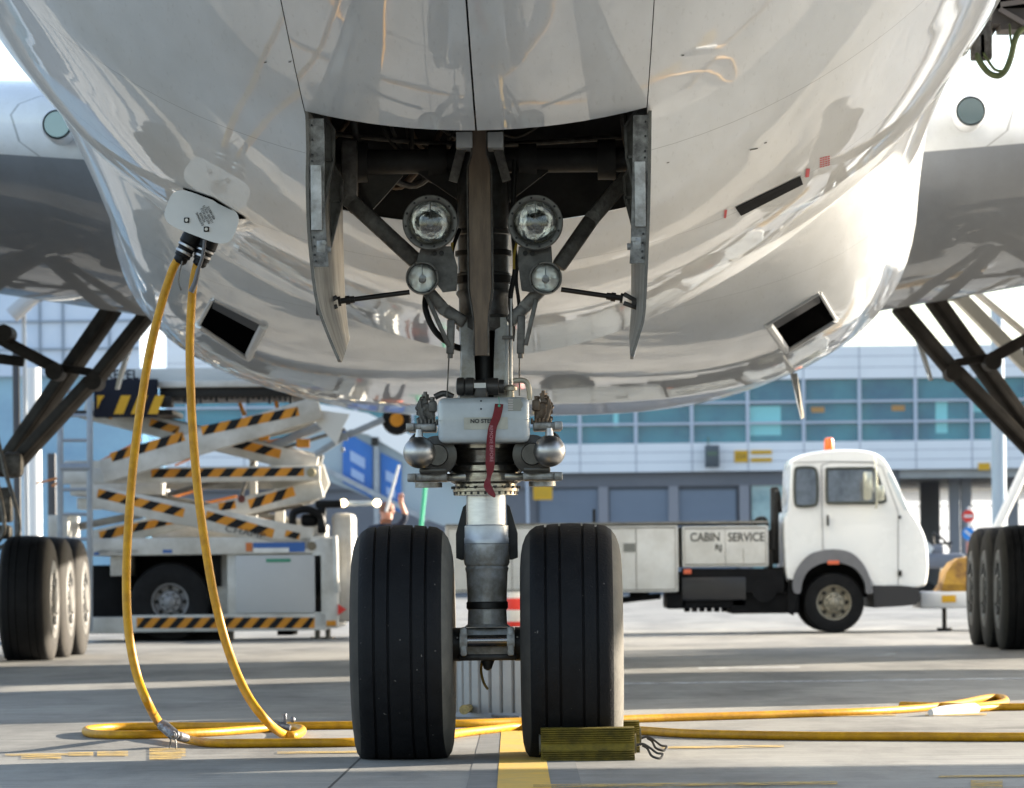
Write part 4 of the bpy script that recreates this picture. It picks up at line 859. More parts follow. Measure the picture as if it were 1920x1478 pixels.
# ================================================================ STREAMER
T = Thing("warning_streamer", "red warning streamer hanging over the steering cover below the NO STEP placard", "ribbon", P(935, 935, 19.16))
mb = MB(); path = [(936, 757, 8, 0), (934, 770, 8, .004), (930, 785, 8, .01), (924, 800, 8, .012), (921, 820, 8, .0), (920, 840, 8.5, -.02), (919, 865, 8.5, -.022), (919, 880, 7, -.015), (917, 893, 4, -.01), (914, 905, 6, -.012), (916, 915, 8, -.02), (922, 926, 7, -.02), (927, 933, 1.5, -.016)]
L_ = []; R2 = []
for px, py, w, dy in path: L_.append(P(px - w, py, 19.19 + dy)); R2.append(P(px + w, py + (1 if w > 3 else 0), 19.19 + dy + .004))
L_, R2 = spline(L_, 4), spline(R2, 4); vv = [p for ab in zip(L_, R2) for p in ab]; vv2 = [p + V(0, .0012, 0) for p in vv]; q = len(vv)
fs = [[2 * i, 2 * i + 1, 2 * i + 3, 2 * i + 2] for i in range(len(L_) - 1)]
mb.add(vv + vv2, fs + [[a + q for a in f][::-1] for f in fs] + [[2 * i, 2 * i + 2, q + 2 * i + 2, q + 2 * i] for i in range(len(L_) - 1)] + [[2 * i + 1, 2 * i + 3, q + 2 * i + 3, q + 2 * i + 1] for i in range(len(L_) - 1)])
rb = T.part("ribbon", mb, RED, angle=60)
text("ribbon_lettering", "REMOVE BEFORE", .021, face_cam(P(921, 832, 19.160), -90) , mat("ribbon_ink", (.42, .20, .22), .7), rb, T.base, 1.0, space=1.0)
mb = MB(); mb.tube([P(935, 745, 19.2), P(936, 752, 19.19), P(936, 760, 19.187)], .0014, 6); mb.lathe(P(936, 761, 19.188), P(936, 761, 19.184), [(.006, 0), (.006, 1)], 12); T.part("cord", mb, mat("green_cord", (.04, .32, .2), .5), rb)

# ================================================================ RIBBED DRUM behind the nose gear
T = Thing("ribbed_drum", "pale grey vertically ribbed drum standing on the apron behind the nose gear axle", "drum", (G(990, 1346)[0], 25.4, 0))
mb = MB(); c = T.base; n = 240; r0 = .44; rings = []
for z, k in ((0, .97), (.02, 1), (.42, 1), (.47, .97), (.50, .85), (.505, .4), (.505, .02)):
    rings.append([c + V((r0 * k + (.010 if (j % 6) < 5 else -.016) * (k > .9)) * math.cos(2 * math.pi * j / n), (r0 * k + (.010 if (j % 6) < 5 else -.016) * (k > .9)) * math.sin(2 * math.pi * j / n), z) for j in range(n)])
mb.loft(rings); dr = T.part("ribbed_shell", mb, DRUM, angle=50)
mb = MB(); mb.lathe(c, c + V(0, 0, .025), [(r0 + .02, 0), (r0 + .022, 1)], 60); T.part("base_ring", mb, mat("drum_base", (.25, .26, .29), .5), dr)
T = Thing("hose_end", "frayed ochre strap end lying on the apron in front of the ribbed drum", "strap", g3(890, 1336, 0))
mb = MB(); mb.tube([g3(870, 1331, .05), g3(882, 1328, .05), g3(895, 1334, .03), g3(910, 1341, .012)], lambda t: .028 - .018 * t, 10); o = T.part("strap_end", mb, mat("ochre", (.34, .27, .11), .7, var=.5, vscale=30))
mb = MB(); mb.tube([g3(905, 1338, .012), g3(930, 1343, .01), g3(975, 1345, .01)], .007, 8); T.part("strap_tail", mb, GDARK, o)

# ================================================================ TRUCK
TD = 56.9
def tq(px, py, dy=0): p = P(px, py, TD); return V(p.x, TD + dy, p.z)
T = Thing("service_truck", "white flatbed cabin service truck with a rounded cab and an amber beacon on its roof", "truck", tq(1400, 1187) + V(0, 1, 0) - V(0, 0, tq(1400, 1187).z))
W = 2.15
def lean(p, y, z0=1.5):    # cab narrows towards the roof
    k = max(0, p.z - z0) / 1.2; return V(p.x, TD + W / 2 + (y - W / 2) * (1 - .16 * k ** 1.3), p.z)
def shape(pts, sub=6): return spline([tq(*p) for p in pts], sub, True)
cabp = [(1474, 1085), (1469, 1010), (1470, 975), (1478, 955), (1482, 900), (1484, 872), (1494, 856), (1530, 846), (1580, 842), (1625, 844), (1655, 856), (1674, 885), (1692, 925), (1706, 955), (1726, 985), (1738, 1015), (1742, 1055), (1740, 1085), (1732, 1100), (1690, 1106), (1640, 1105), (1622, 1080), (1608, 1062), (1585, 1048), (1555, 1044), (1525, 1048), (1503, 1062), (1490, 1085)]
cp = shape(cabp, 5); cen = sum(cp, Vector()) / len(cp)
def inset(pts, k): return [V(cen.x + (p.x - cen.x) * k, p.y, cen.z + (p.z - cen.z) * k) for p in pts]
rings = []
for y, k in ((.0, .975), (.02, .986), (.07, .996), (.16, 1), (W - .16, 1), (W - .07, .996), (W - .02, .986), (W, .975)): rings.append([lean(p, y) for p in inset(cp, k)])
mb = MB(); mb.loft(rings); cab = T.part("cab", mb, TWHITE, angle=50)
def panel(poly, off, th, smooth=4): return [lean(p, 0) + V(0, off, 0) for p in (shape(poly, smooth) if smooth > 1 else [tq(*q) for q in poly])]
for w_, sm_ in (([(1492, 882), (1498, 877), (1524, 877), (1531, 884), (1533, 905), (1532, 940), (1525, 948), (1498, 949), (1491, 942), (1490, 910)], 3), ([(1551, 885), (1557, 879), (1620, 878), (1640, 880), (1650, 905), (1659, 930), (1655, 942), (1600, 943), (1558, 943), (1551, 938)], 3)):
    pp = panel(w_, -.006, 0, sm_); fr = MB(); fr.tube(pp, .018, 8, sub=1, closed=True); f = T.part("window_frame", fr, mat("window_rubber", (.045, .05, .04), .6), cab)
    g = MB(); g.prism(pp, (0, .008, 0)); T.part("window_pane", g, CGLASS, cab)
pp = panel([(1668, 880), (1690, 925), (1702, 955), (1696, 958), (1682, 930), (1664, 890)], -.006, 0, 1); g = MB(); g.prism(pp, (0, .012, 0)); T.part("windscreen_edge", g, mat("pale_glass", (.55, .60, .62), .08), cab)
fr = MB(); fr.tube(panel([(1541, 872), (1541, 960), (1543, 1030), (1548, 1042), (1620, 1066), (1640, 1100), (1684, 1098), (1684, 1000), (1684, 960), (1668, 915), (1655, 876), (1640, 868), (1560, 866)], -.003, 0, 1), .005, 6, sub=1, closed=True); T.part("door_seam", fr, ARCH, cab)
fr = MB(); fr.box(lean(tq(1552, 976), 0) + V(0, -.02, 0), (.03, .04, .14), bev=.008); fr.box(lean(tq(1687, 970), 0) + V(0, -.02, 0), (.03, .03, .04)); fr.box(lean(tq(1687, 1075), 0) + V(0, -.02, 0), (.05, .03, .07)); T.part("door_handle", fr, GBLACK, cab)
fr = MB(); pp = panel([(1484, 867), (1560, 865), (1640, 866)], -.004, 0, 1); fr.tube(pp, .006, 6, sub=1); T.part("roof_gutter", fr, mat("gutter_grey", (.4, .4, .4), .5), cab)
fr = MB(); fr.tube([tq(1638, 850, -.05), tq(1640, 880, -.25), tq(1641, 945, -.25), tq(1641, 952, -.05)], .012, 8); fr.box(tq(1624, 912, -.28), (.11, .05, .36), bev=.03); fr.box(tq(1648, 925, -.24), (.10, .04, .20), bev=.02); T.part("wing_mirror", fr, [mat("mirror_bright", (.55, .55, .45), .2, .5), STEEL], cab)
fr = MB(); fr.sphere(tq(1590, 935, .6), .16, 16, 10); fr.box(tq(1600, 950, .6), (.5, .3, .2), bev=.05)
a = tq(1564, 842, W / 2); mb = MB(); mb.lathe(a + V(0, 0, -.02), a + V(0, 0, .18), [(.06, 0), (.065, .2), (.062, .8), (.05, .95), (.02, 1)], 20); bc = T.part("beacon", mb, BEACON, cab)
mb = MB(); archp = [(1488, 1110), (1486, 1090), (1492, 1070), (1506, 1050), (1526, 1036), (1560, 1030), (1592, 1035), (1612, 1050), (1626, 1072), (1634, 1098), (1636, 1112), (1624, 1112), (1622, 1095), (1612, 1076), (1596, 1062), (1565, 1054), (1536, 1058), (1514, 1072), (1504, 1092), (1500, 1112)]
mb.prism([p + V(0, -.06, 0) for p in shape(archp, 3)], (0, .25, 0)); ar = T.part("wheel_arch", mb, ARCH)
mb = MB(); mb.box(tq(1562, 1055, -.07), (.15, .02, .05), bev=.008); mb.box(tq(1289, 1072, -.02), (.10, .02, .06), bev=.008); T.part("side_marker_lamp", mb, mat("marker_orange", (.7, .14, .06), .4), ar)
mb = MB(); mb.prism([p for p in [tq(1636, 1098, -.04), tq(1690, 1098, -.04), tq(1722, 1102, -.04), tq(1726, 1118, -.04), tq(1718, 1134, -.04), tq(1690, 1137, -.04), tq(1640, 1140, -.04)]], (0, W + .08, 0)); T.part("bumper", mb, mat("bumper_dark_grey", (.022, .022, .025), .5))
mb = MB(); mb.prism([tq(1478, 1085, -.02), tq(1500, 1090, -.02), tq(1488, 1155, -.02), tq(1478, 1150, -.02)], (0, .06, 0)); T.part("mudflap", mb, CHAS)
mb = MB(); mb.prism(shape([(1494, 1120), (1496, 1085), (1510, 1060), (1535, 1046), (1565, 1042), (1598, 1050), (1618, 1072), (1628, 1120)], 3), (0, .06, 0)); mb.v = [v + V(0, .32, 0) for v in mb.v]; T.part("inner_arch", mb, CHAS)
# chassis
mb = MB(); a, b = tq(1150, 1078), tq(1640, 1112); mb.box(((a.x + b.x) / 2, TD + W / 2, (a.z + b.z) / 2), (b.x - a.x, .9, .2))
for (x0, x1, y0, y1) in ((1276, 1402, 1072, 1140), (1250, 1290, 1112, 1142), (1370, 1500, 1110, 1150)): a, b = tq(x0, y0), tq(x1, y1); mb.box(((a.x + b.x) / 2, TD + W / 2, (a.z + b.z) / 2), (b.x - a.x, W - .15, a.z - b.z), bev=.03)
mb.cyl(tq(1433, 1108, .0), tq(1433, 1108, W), .155); mb.box(tq(1470, 1100, W / 2), (.35, W - .5, .5)); mb.prism([tq(1278, 1066, .02), tq(1470, 1066, .02), tq(1470, 1112, .02), tq(1278, 1112, .02)], (0, .1, 0))
for k in range(9): mb.cyl(tq(1290 + 14 * k, 1138, .4), tq(1290 + 14 * k, 1148, .4), .04, n=8)
T.part("chassis", mb, CHAS)
mb = MB(); mb.box(tq(1339, 1104, .04), (.82, .06, .30), bev=.02); T.part("tool_box", mb, mat("box_black", (.02, .02, .022), .35))
mb = MB(); mb.tube([tq(1165, 1126, .3), tq(1200, 1122, .3), tq(1240, 1118, .3)], .04, 8); mb.box(tq(1200, 1110, .5), (.25, .4, .14)); T.part("underrun_bar", mb, CHAS)
# bed with side panels
for (x0, x1, y0, y1, nm) in ((1279, 1441, 987, 1062, "drop_side"), (1040, 1272, 987, 1110, "locker_side"), (835, 1036, 987, 1110, "locker_side")):
    mb = MB(); a, b = tq(x0, y0), tq(x1, y1); mb.box(((a.x + b.x) / 2, TD + W / 2, (a.z + b.z) / 2), (b.x - a.x, W, a.z - b.z), bev=.02)
    mb.tube([a + V(.03, -.004, -.03), V(b.x - .03, TD - .004, a.z - .03), V(b.x - .03, TD - .004, b.z + .03), V(a.x + .03, TD - .004, b.z + .03)], .007, 6, mi=1, sub=1, closed=True)
    o = T.part(nm, mb, [TBED, mat("panel_seam", (.16, .15, .13), .6)])
    if nm == "drop_side":
        for (s, px, py, sz) in (("CABIN", 1322, 1008, .155), ("SERVICE", 1399, 1008, .155), ("RJ", 1347, 1027, .10)): text("lettering", s, sz, face_cam(tq(px, py, -.008)), mat("stencil_grey", (.10, .10, .09), .6), o, T.base, .84 if s != "RJ" else 1.1, bold=.0025)
        mb = MB(); mb.box(tq(1360, 1024, -.004), (.004, .004, .5)); mb.box(tq(1394, 1045, -.004), (.004, .004, .22)); T.part("board_joint", mb, MATS["panel_seam"], o)
    else:
        mb = MB()
        for px in (1170 if x0 == 1040 else 900,): mb.box(tq(px + 10, 1027, -.006), (.15, .01, .11)); 
        T.part("maker_plate", mb, mat("plate_grey", (.20, .20, .18), .6), o)
        for q in ((1193, 1120) if x0 == 1040 else (960, 880)): mb = MB(); mb.box(tq(q, 1049, -.004), (.008, .004, .80)); T.part("panel_joint", mb, MATS["panel_seam"], o)
mb = MB(); a, b = tq(835, 983), tq(1441, 988); mb.box(((a.x + b.x) / 2, TD + W / 2, a.z - .015), (b.x - a.x, W + .02, .03)); T.part("bed_rim", mb, mat("rim_worn", (.26, .25, .22), .6, var=.4, vscale=6))
mb = MB(); mb.box(tq(1456, 985, .5), (.10, .3, 1.0), bev=.02); mb.box(tq(1446, 1030, .4), (.07, .3, .5)); mb.tube([tq(1450, 1030, .2), tq(1454, 960, .3), tq(1460, 920, .3), tq(1466, 960, .4)], .03, 8); mb.tube([tq(1418, 985, .2), tq(1420, 974, .2), tq(1432, 971, .2), tq(1438, 976, .2), tq(1441, 990, .2)], .022, 8); mb.box(tq(1425, 979, .4), (.2, .3, .06)); T.part("air_intake", mb, GBLACK)
mb = MB(); mb.box(tq(1115, 975, .8), (.04, .04, .3)); mb.box(tq(1125, 982, .8), (.2, .04, .04)); T.part("tie_down", mb, GBLACK)
def vwheel(T, c, rad, w, rimr, m_rim, name="wheel"):
    c = Vector(c); mb = MB(); mb.lathe(c, c + V(0, w, 0), [(rimr, .02), (rimr + .02, 0), (rad * .82, 0), (rad * .95, .05), (rad, .16), (rad, .84), (rad * .95, .96), (rad * .6, 1), (.05, 1)], 44, 0, caps=False); t = T.part(name, mb, RUBO)
    mb = MB(); mb.lathe(c + V(0, .01, 0), c + V(0, .16, 0), [(rimr + .012, 0), (rimr * .94, .05), (rimr * .88, .6), (rimr * .62, .65), (rimr * .56, .2), (rimr * .34, .12), (rimr * .30, -.1), (rimr * .12, -.25), (.001, -.28)], 40, 0, caps=False)
    for k in range(8):
        a = 2 * math.pi * k / 8; q = c + V(math.cos(a) * rimr * .75, .088, math.sin(a) * rimr * .75); mb.cyl(q, q + V(0, .04, 0), rimr * .12, n=12, mi=1)
        a += .39; q = c + V(math.cos(a) * rimr * .45, .01, math.sin(a) * rimr * .45); mb.cyl(q, q + V(0, .03, 0), rimr * .05, n=8, mi=1)
    T.part("rim", mb, [m_rim, GBLACK], t)
c = tq(1564, 1130); vwheel(T, (c.x, TD + .03, c.z), c.z, .28, .225, mat("truck_rim", (.34, .31, .24), .45, .3, var=.3, vscale=8))
vwheel(T, (c.x, TD + W - .3, c.z), c.z, .28, .225, MATS["truck_rim"])
vwheel(T, (tq(1075, 1100).x, TD + .03, c.z), c.z, .28, .225, MATS["truck_rim"]); 

# ================================================================ LOADER
LD = 55.8
def lq(px, py, dy=0): p = P(px, py, LD); return V(p.x, LD + dy, p.z)
b0 = lq(400, 1203); T = Thing("cargo_loader", "white scissor-lift cargo loader with orange and black hazard stripes on its raised arms", "cargo loader", V(b0.x, LD + 1, 0))
def pbox(mb, x0, x1, y0, y1, dy0, dy1, mi=0, bev=.01): a, b = lq(x0, y0), lq(x1, y1); mb.box(((a.x + b.x) / 2, LD + (dy0 + dy1) / 2, (a.z + b.z) / 2), (abs(b.x - a.x), dy1 - dy0, abs(a.z - b.z)), mi=mi, bev=bev)
def haz(mb, x0, y0, x1, y1, w, dy, mi_o=1, mi_b=2, stripe=21):   # striped band from (x0,y0) to (x1,y1), w px tall
    a, b = lq(x0, y0, dy), lq(x1, y1, dy); u = (b - a); L = u.length; u.normalize(); n = V(-u.z, 0, u.x); k = LD / FPX; hw = w * k / 2; o = V(0, -.004, 0)
    mb.prism([a - n * hw, b - n * hw, b + n * hw, a + n * hw], (0, .004, 0), mi_o); st = stripe * k; x = st * .4
    while x < L:
        x2 = min(x + st * .95, L); sl = hw * .9
        q = [a + u * max(x - sl, 0) - n * hw, a + u * max(x2 - sl, 0) - n * hw, a + u * min(x2 + sl, L) + n * hw, a + u * min(x + sl, L) + n * hw]
        mb.prism([p + o for p in q], (0, .003, 0), mi_b); x += st * 2
LM = [LWHITE, ORANGE, HBLACK]
mb = MB(); pbox(mb, 165, 612, 1010, 1038, .0, 2.2, bev=.02); pbox(mb, 425, 612, 1036, 1165, .05, 2.2, bev=.02); pbox(mb, 395, 440, 1040, 1165, .3, 2.0)
pbox(mb, 160, 250, 1158, 1188, 0, 2.2, bev=.02); pbox(mb, 245, 612, 1154, 1182, .0, .2, bev=.01); pbox(mb, 585, 635, 1008, 1178, .0, 2.1, bev=.03); pbox(mb, 205, 240, 1038, 1080, .1, 2.0); pbox(mb, 180, 260, 1030, 1038, .0, 1.0)
haz(mb, 256, 1168, 590, 1168, 20, -.002, stripe=15.5); pbox(mb, 612, 630, 1164, 1174, -.012, 0, 1); ch = T.part("chassis", mb, LM)
mb = MB(); pbox(mb, 442, 604, 1042, 1149, .0, .05, bev=.008); hd_ = T.part("hatch_door", mb, mat("hatch_grey_white", (.47, .475, .48), .4, var=.05, vscale=3), ch)
mb = MB(); pbox(mb, 499, 545, 1048, 1054, -.006, .01, bev=0); T.part("green_label", mb, mat("label_green", (.05, .25, .16), .5), hd_)
for q in ((176, 186, 1036, 1041), (305, 323, 1031, 1037), (475, 572, 1018, 1035)): mb = MB(); pbox(mb, *q, -.008, .01, bev=0); bl = T.part("blue_label", mb, mat("label_blue", (.03, .11, .35), .5), ch)
mb = MB(); pbox(mb, 475, 542, 1028, 1036, -.012, .008, bev=0); T.part("label_strip", mb, WHITEP, bl)
mb = MB(); c = lq(585, 1024, -.01); mb.cyl(c, c + V(0, .05, 0), .055, n=20); T.part("round_reflector", mb, mat("reflector_brown", (.16, .13, .09), .4), ch)
mb = MB(); pbox(mb, 461, 473, 1018, 1034, -.01, .01, bev=0); T.part("orange_plate", mb, mat("plate_orange", (.55, .16, .04), .5), ch)
mb = MB(); pbox(mb, 240, 412, 1036, 1165, 1.0, 1.1, bev=0); pbox(mb, 165, 240, 1060, 1165, .5, 1.9, bev=.02); pbox(mb, 395, 412, 1040, 1100, .2, .5); mb.box(lq(325, 1192, 1.0), (1.3, 1.2, .15)); mb.box(lq(530, 1185, 1.0), (.2, 1, .1)); T.part("underbody", mb, CHAS)
mb = MB()
for px in (592, 612): a = lq(px, 1180, .4); mb.cyl(a, V(a.x, a.y, .02), .035, n=10); mb.cyl(V(a.x, a.y, 0), V(a.x, a.y, .03), .09, n=16)
T.part("stabiliser_foot", mb, GDARK)
c = lq(317, 1121); vwheel(T, (c.x, LD + .12, .50), .50, .4, .235, mat("loader_rim", (.26, .26, .27), .5, .2, var=.2, vscale=8)); vwheel(T, (c.x, LD + 1.7, .50), .50, .4, .235, MATS["loader_rim"])
mb = MB(); pbox(mb, 620, 662, 962, 1166, .2, 1.3, bev=.06)
for k in range(5): pbox(mb, 624 + k * 8, 625 + k * 8, 970, 1160, .19, .21, bev=0)
mb.tube([lq(628, 1005, .0), lq(630, 1040, -.05), lq(631, 1085, -.05), lq(634, 1110, 0)], .035, 10); T.part("control_cabinet", mb, LWHITE)
mb = MB(); mb.prism([lq(634, 1133, -.02), lq(650, 1143, -.02), lq(634, 1154, -.02)], (0, .03, 0)); T.part("warning_triangle", mb, SREDM)
# scissor arms (each band is one arm)
def arm(pts, w, dy, hz=(), extra=None, name="scissor_arm", rail=True):
    mb = MB(); k = LD / FPX
    for a, b in zip(pts[:-1], pts[1:]): 
        A_, B_ = lq(*a, dy), lq(*b, dy); mb.beam(A_, B_, .16, w * k, bev=.02, up=(0, 0, 1)) if False else mb.beam(A_ + V(0, .08, 0), B_ + V(0, .08, 0), w * k * .84, .16, bev=.015, up=(0, 1, 0))
    for h in hz: haz(mb, *h, dy - .003)
    return T.part(name, mb, LM)
arm([(190, 885), (600, 764)], 52, .0, ((208, 858, 345, 818, 17), (378, 808, 560, 771, 17)))
arm([(150, 765), (590, 872)], 44, .45, ((185, 772, 205, 778, 14), (275, 790, 330, 805, 15), (400, 823, 420, 828, 13), (432, 828, 522, 850, 17)))
arm([(110, 893), (598, 886)], 34, .25, ((280, 887, 568, 884, 16),))
arm([(172, 930), (585, 1012)], 50, .0, ((183, 925, 345, 962, 17), (386, 966, 513, 1001, 17), (535, 1000, 562, 1006, 12)))
arm([(165, 1012), (600, 915)], 42, .45, ((180, 1005, 240, 990, 17), (240, 990, 330, 972, 15), (405, 950, 437, 945, 15), (462, 945, 548, 920, 18)))
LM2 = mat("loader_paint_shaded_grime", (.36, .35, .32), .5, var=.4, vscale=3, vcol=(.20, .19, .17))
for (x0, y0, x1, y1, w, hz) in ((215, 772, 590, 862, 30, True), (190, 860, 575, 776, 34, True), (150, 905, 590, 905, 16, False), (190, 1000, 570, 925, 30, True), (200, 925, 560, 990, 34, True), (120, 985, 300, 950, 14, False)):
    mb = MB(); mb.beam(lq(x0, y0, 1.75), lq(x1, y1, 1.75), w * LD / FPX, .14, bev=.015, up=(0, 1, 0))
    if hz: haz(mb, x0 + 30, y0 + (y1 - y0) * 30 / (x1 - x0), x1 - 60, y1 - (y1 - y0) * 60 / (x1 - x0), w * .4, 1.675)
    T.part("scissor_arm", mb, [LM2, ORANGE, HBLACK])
for (x0, y0, x1, y1, w) in ((300, 925, 520, 868, 9), (330, 985, 560, 945, 8), (230, 872, 330, 838, 7), (420, 985, 470, 850, 6), (520, 838, 640, 800, 7)):
    mb = MB(); mb.cyl(lq(x0, y0, 1.0), lq(x1, y1, 1.0), w * LD / FPX / 2, n=10); T.part("hydraulic_ram", mb, GDARK)
mb = MB(); mb.prism([lq(*q, .64) for q in ((505, 835), (560, 842), (600, 868), (612, 905), (600, 930), (575, 944), (540, 940), (500, 905))], (0, .2, 0)); hub = T.part("pivot_plate", mb, LWHITE)
mb = MB(); c = lq(582, 885, .18); mb.lathe(c, c + V(0, .05, 0), [(.05, 0), (.06, 1)], 20); T.part("pivot_pin", mb, mat("pin_brass", (.32, .28, .18), .4, .5), hub); mb = MB(); c = lq(448, 935, .44); mb.lathe(c, c + V(0, .03, 0), [(.045, 0), (.055, 1)], 20); T.part("pivot_pin", mb, mat("pin_red_dark", (.10, .02, .015), .5), hub)
mb = MB(); pbox(mb, 115, 290, 900, 925, 1.0, 2.2, bev=.02); pbox(mb, 100, 215, 860, 900, 1.2, 2.2, bev=.02); pbox(mb, 120, 280, 930, 950, 1.5, 2.0); pbox(mb, 270, 600, 985, 1012, 1.0, 2.2); pbox(mb, 80, 118, 965, 1012, .6, 2.0)
pbox(mb, 455, 470, 850, 1000, 1.2, 1.4); pbox(mb, 500, 520, 850, 1000, 1.5, 1.7); T.part("lower_deck", mb, LWHITE)
for i, (x0, y0, x1, y1, w) in enumerate(((110, 935, 215, 905, 5), (270, 935, 440, 885, 5), (260, 960, 420, 925, 6), (60, 905, 235, 815, 4), (300, 865, 470, 790, 4), (30, 900, 150, 870, 4), (440, 830, 560, 800, 6))):
    mb = MB(); mb.cyl(lq(x0, y0, 2.2), lq(x1, y1, 2.2), w * LD / FPX / 2, n=8); T.part("orange_hose", mb, mat("hose_orange", (.60, .20, .03), .5))
for (x0, y0, x1, y1) in ((430, 745, 440, 770), (500, 740, 505, 765), (220, 835, 228, 860), (232, 835, 240, 860)): mb = MB(); mb.beam(lq(x0, y0, 1.8), lq(x1, y1, 1.8), .05, .03, up=(0, 1, 0)); T.part("orange_strap", mb, ORANGE)
# head board with lettering
mb = MB(); pbox(mb, 176, 296, 712, 782, -.05, .1, bev=.01)
for k in range(4):
    x = 182 + 32 * k; q = [(x + (0 if k else 4), 777), (x + 18, 777), (x + 32 if k < 3 else x + 18 + 13, 742), (x + (14 if k else 4), 742)]
    if k == 0: q = [(183, 768), (190, 752), (197, 742), (183, 742)]
    mb.prism([lq(a, b, -.056) for a, b in q], (0, .005, 0), 1)
hb_ = T.part("head_board", mb, [NAVY, SIGNY]); text("lettering", "TREPEL", .17, face_cam(lq(222, 704, -.04)), NAVY, hb_, T.base, .95, bold=.004)
mb = MB(); pbox(mb, 170, 520, 690, 712, .3, 2.2, bev=.01); T.part("deck_side", mb, mat("deck_pale", (.60, .61, .60), .5))
mb = MB(); pbox(mb, 296, 560, 726, 742, .2, 2.2, bev=.01); pbox(mb, 130, 320, 768, 776, .3, 1.9); pbox(mb, 296, 320, 742, 762, .1, .5)
for k in range(22): pbox(mb, 330 + k * 10, 335 + k * 10, 738, 745 + random.random() * 12, .25, .4, bev=0)
T.part("deck_underframe", mb, GBLACK)
mb = MB(); pbox(mb, 296, 520, 714, 724, .1, 2.2, bev=.01); T.part("deck_rail", mb, LWHITE)
mb = MB(); mb.prism([lq(*q, .1) for q in ((562, 764), (655, 776), (642, 800), (630, 834), (610, 812), (585, 785))], (0, .08, 0)); T.part("end_plate", mb, mat("end_plate_pale", (.60, .60, .58), .5))
mb = MB(); mb.beam(lq(588, 852, .3), lq(660, 808, .3), .06, .08, bev=.01); mb.beam(lq(650, 815, .3), lq(718, 785, .3), .10, .08, bev=.01); mb.box(lq(640, 818, .25), (.14, .1, .1)); mb.beam(lq(480, 845, .6), lq(600, 795, .6), .1, .12, bev=.03); mb.box(lq(640, 842, .3), (.05, .05, .06), bev=.01); T.part("linkage", mb, LGREY)
mb = MB(); pbox(mb, 553, 578, 822, 838, .3, .4); pbox(mb, 480, 500, 812, 824, .5, .6); T.part("orange_lamp", mb, ORANGE)
c = lq(742, 786, .3); mb = MB(); mb.lathe(c, c + V(0, .18, 0), [(.09, 0), (.17, .05), (.19, .3), (.19, .8), (.1, 1)], 32); gw = T.part("guide_wheel", mb, RUBO)
mb = MB(); mb.lathe(c + V(0, -.012, 0), c + V(0, .05, 0), [(.01, 0), (.085, .1), (.095, 1)], 24); T.part("guide_wheel_hub", mb, ORANGE, gw)
# ladder
for px in (118, 173):
    mb = MB(); mb.beam(lq(px, 700, -.3), lq(px, 1184, -.3), .075, .05, bev=.01, up=(0, 1, 0)); lr = T.part("ladder_rail", mb, LGREY)
for py in list(range(735, 1170, 46)) + [878]: mb = MB(); mb.cyl(lq(118, py, -.3), lq(173, py, -.3), .045 if py == 878 else .022, n=8); T.part("ladder_rung", mb, LGREY)
mb = MB(); mb.tube([lq(548, 985, .1), lq(550, 962, .1), lq(575, 955, .1), lq(600, 968, .1), lq(604, 990, .1)], .05, 10); mb.box(lq(578, 975, .3), (.22, .2, .16), bev=.05); pbox(mb, 590, 640, 938, 952, .1, .3, bev=.02); pbox(mb, 594, 610, 950, 1000, .1, .3, bev=.02); T.part("work_lamp", mb, BLACKP)
mb = MB(); mb.cyl(lq(640, 944, .2), lq(704, 943, .2), .032, n=14); T.part("guard_rail", mb, mat("rail_bright", (.62, .68, .72), .3, .3))
for px in (643, 706):
    mb = MB(); mb.sphere(lq(px, 943, .15), .05, 14, 8); T.part("lit_lamp", mb, mat("lit_lamp_glow", (1, .9, .6), .4, emit=((1, .75, .4), 2.5)))
text("arm_lettering", "CHAMP", .11, face_cam(lq(460, 999, -.03), -12), INK, ch, T.base, 1.4)

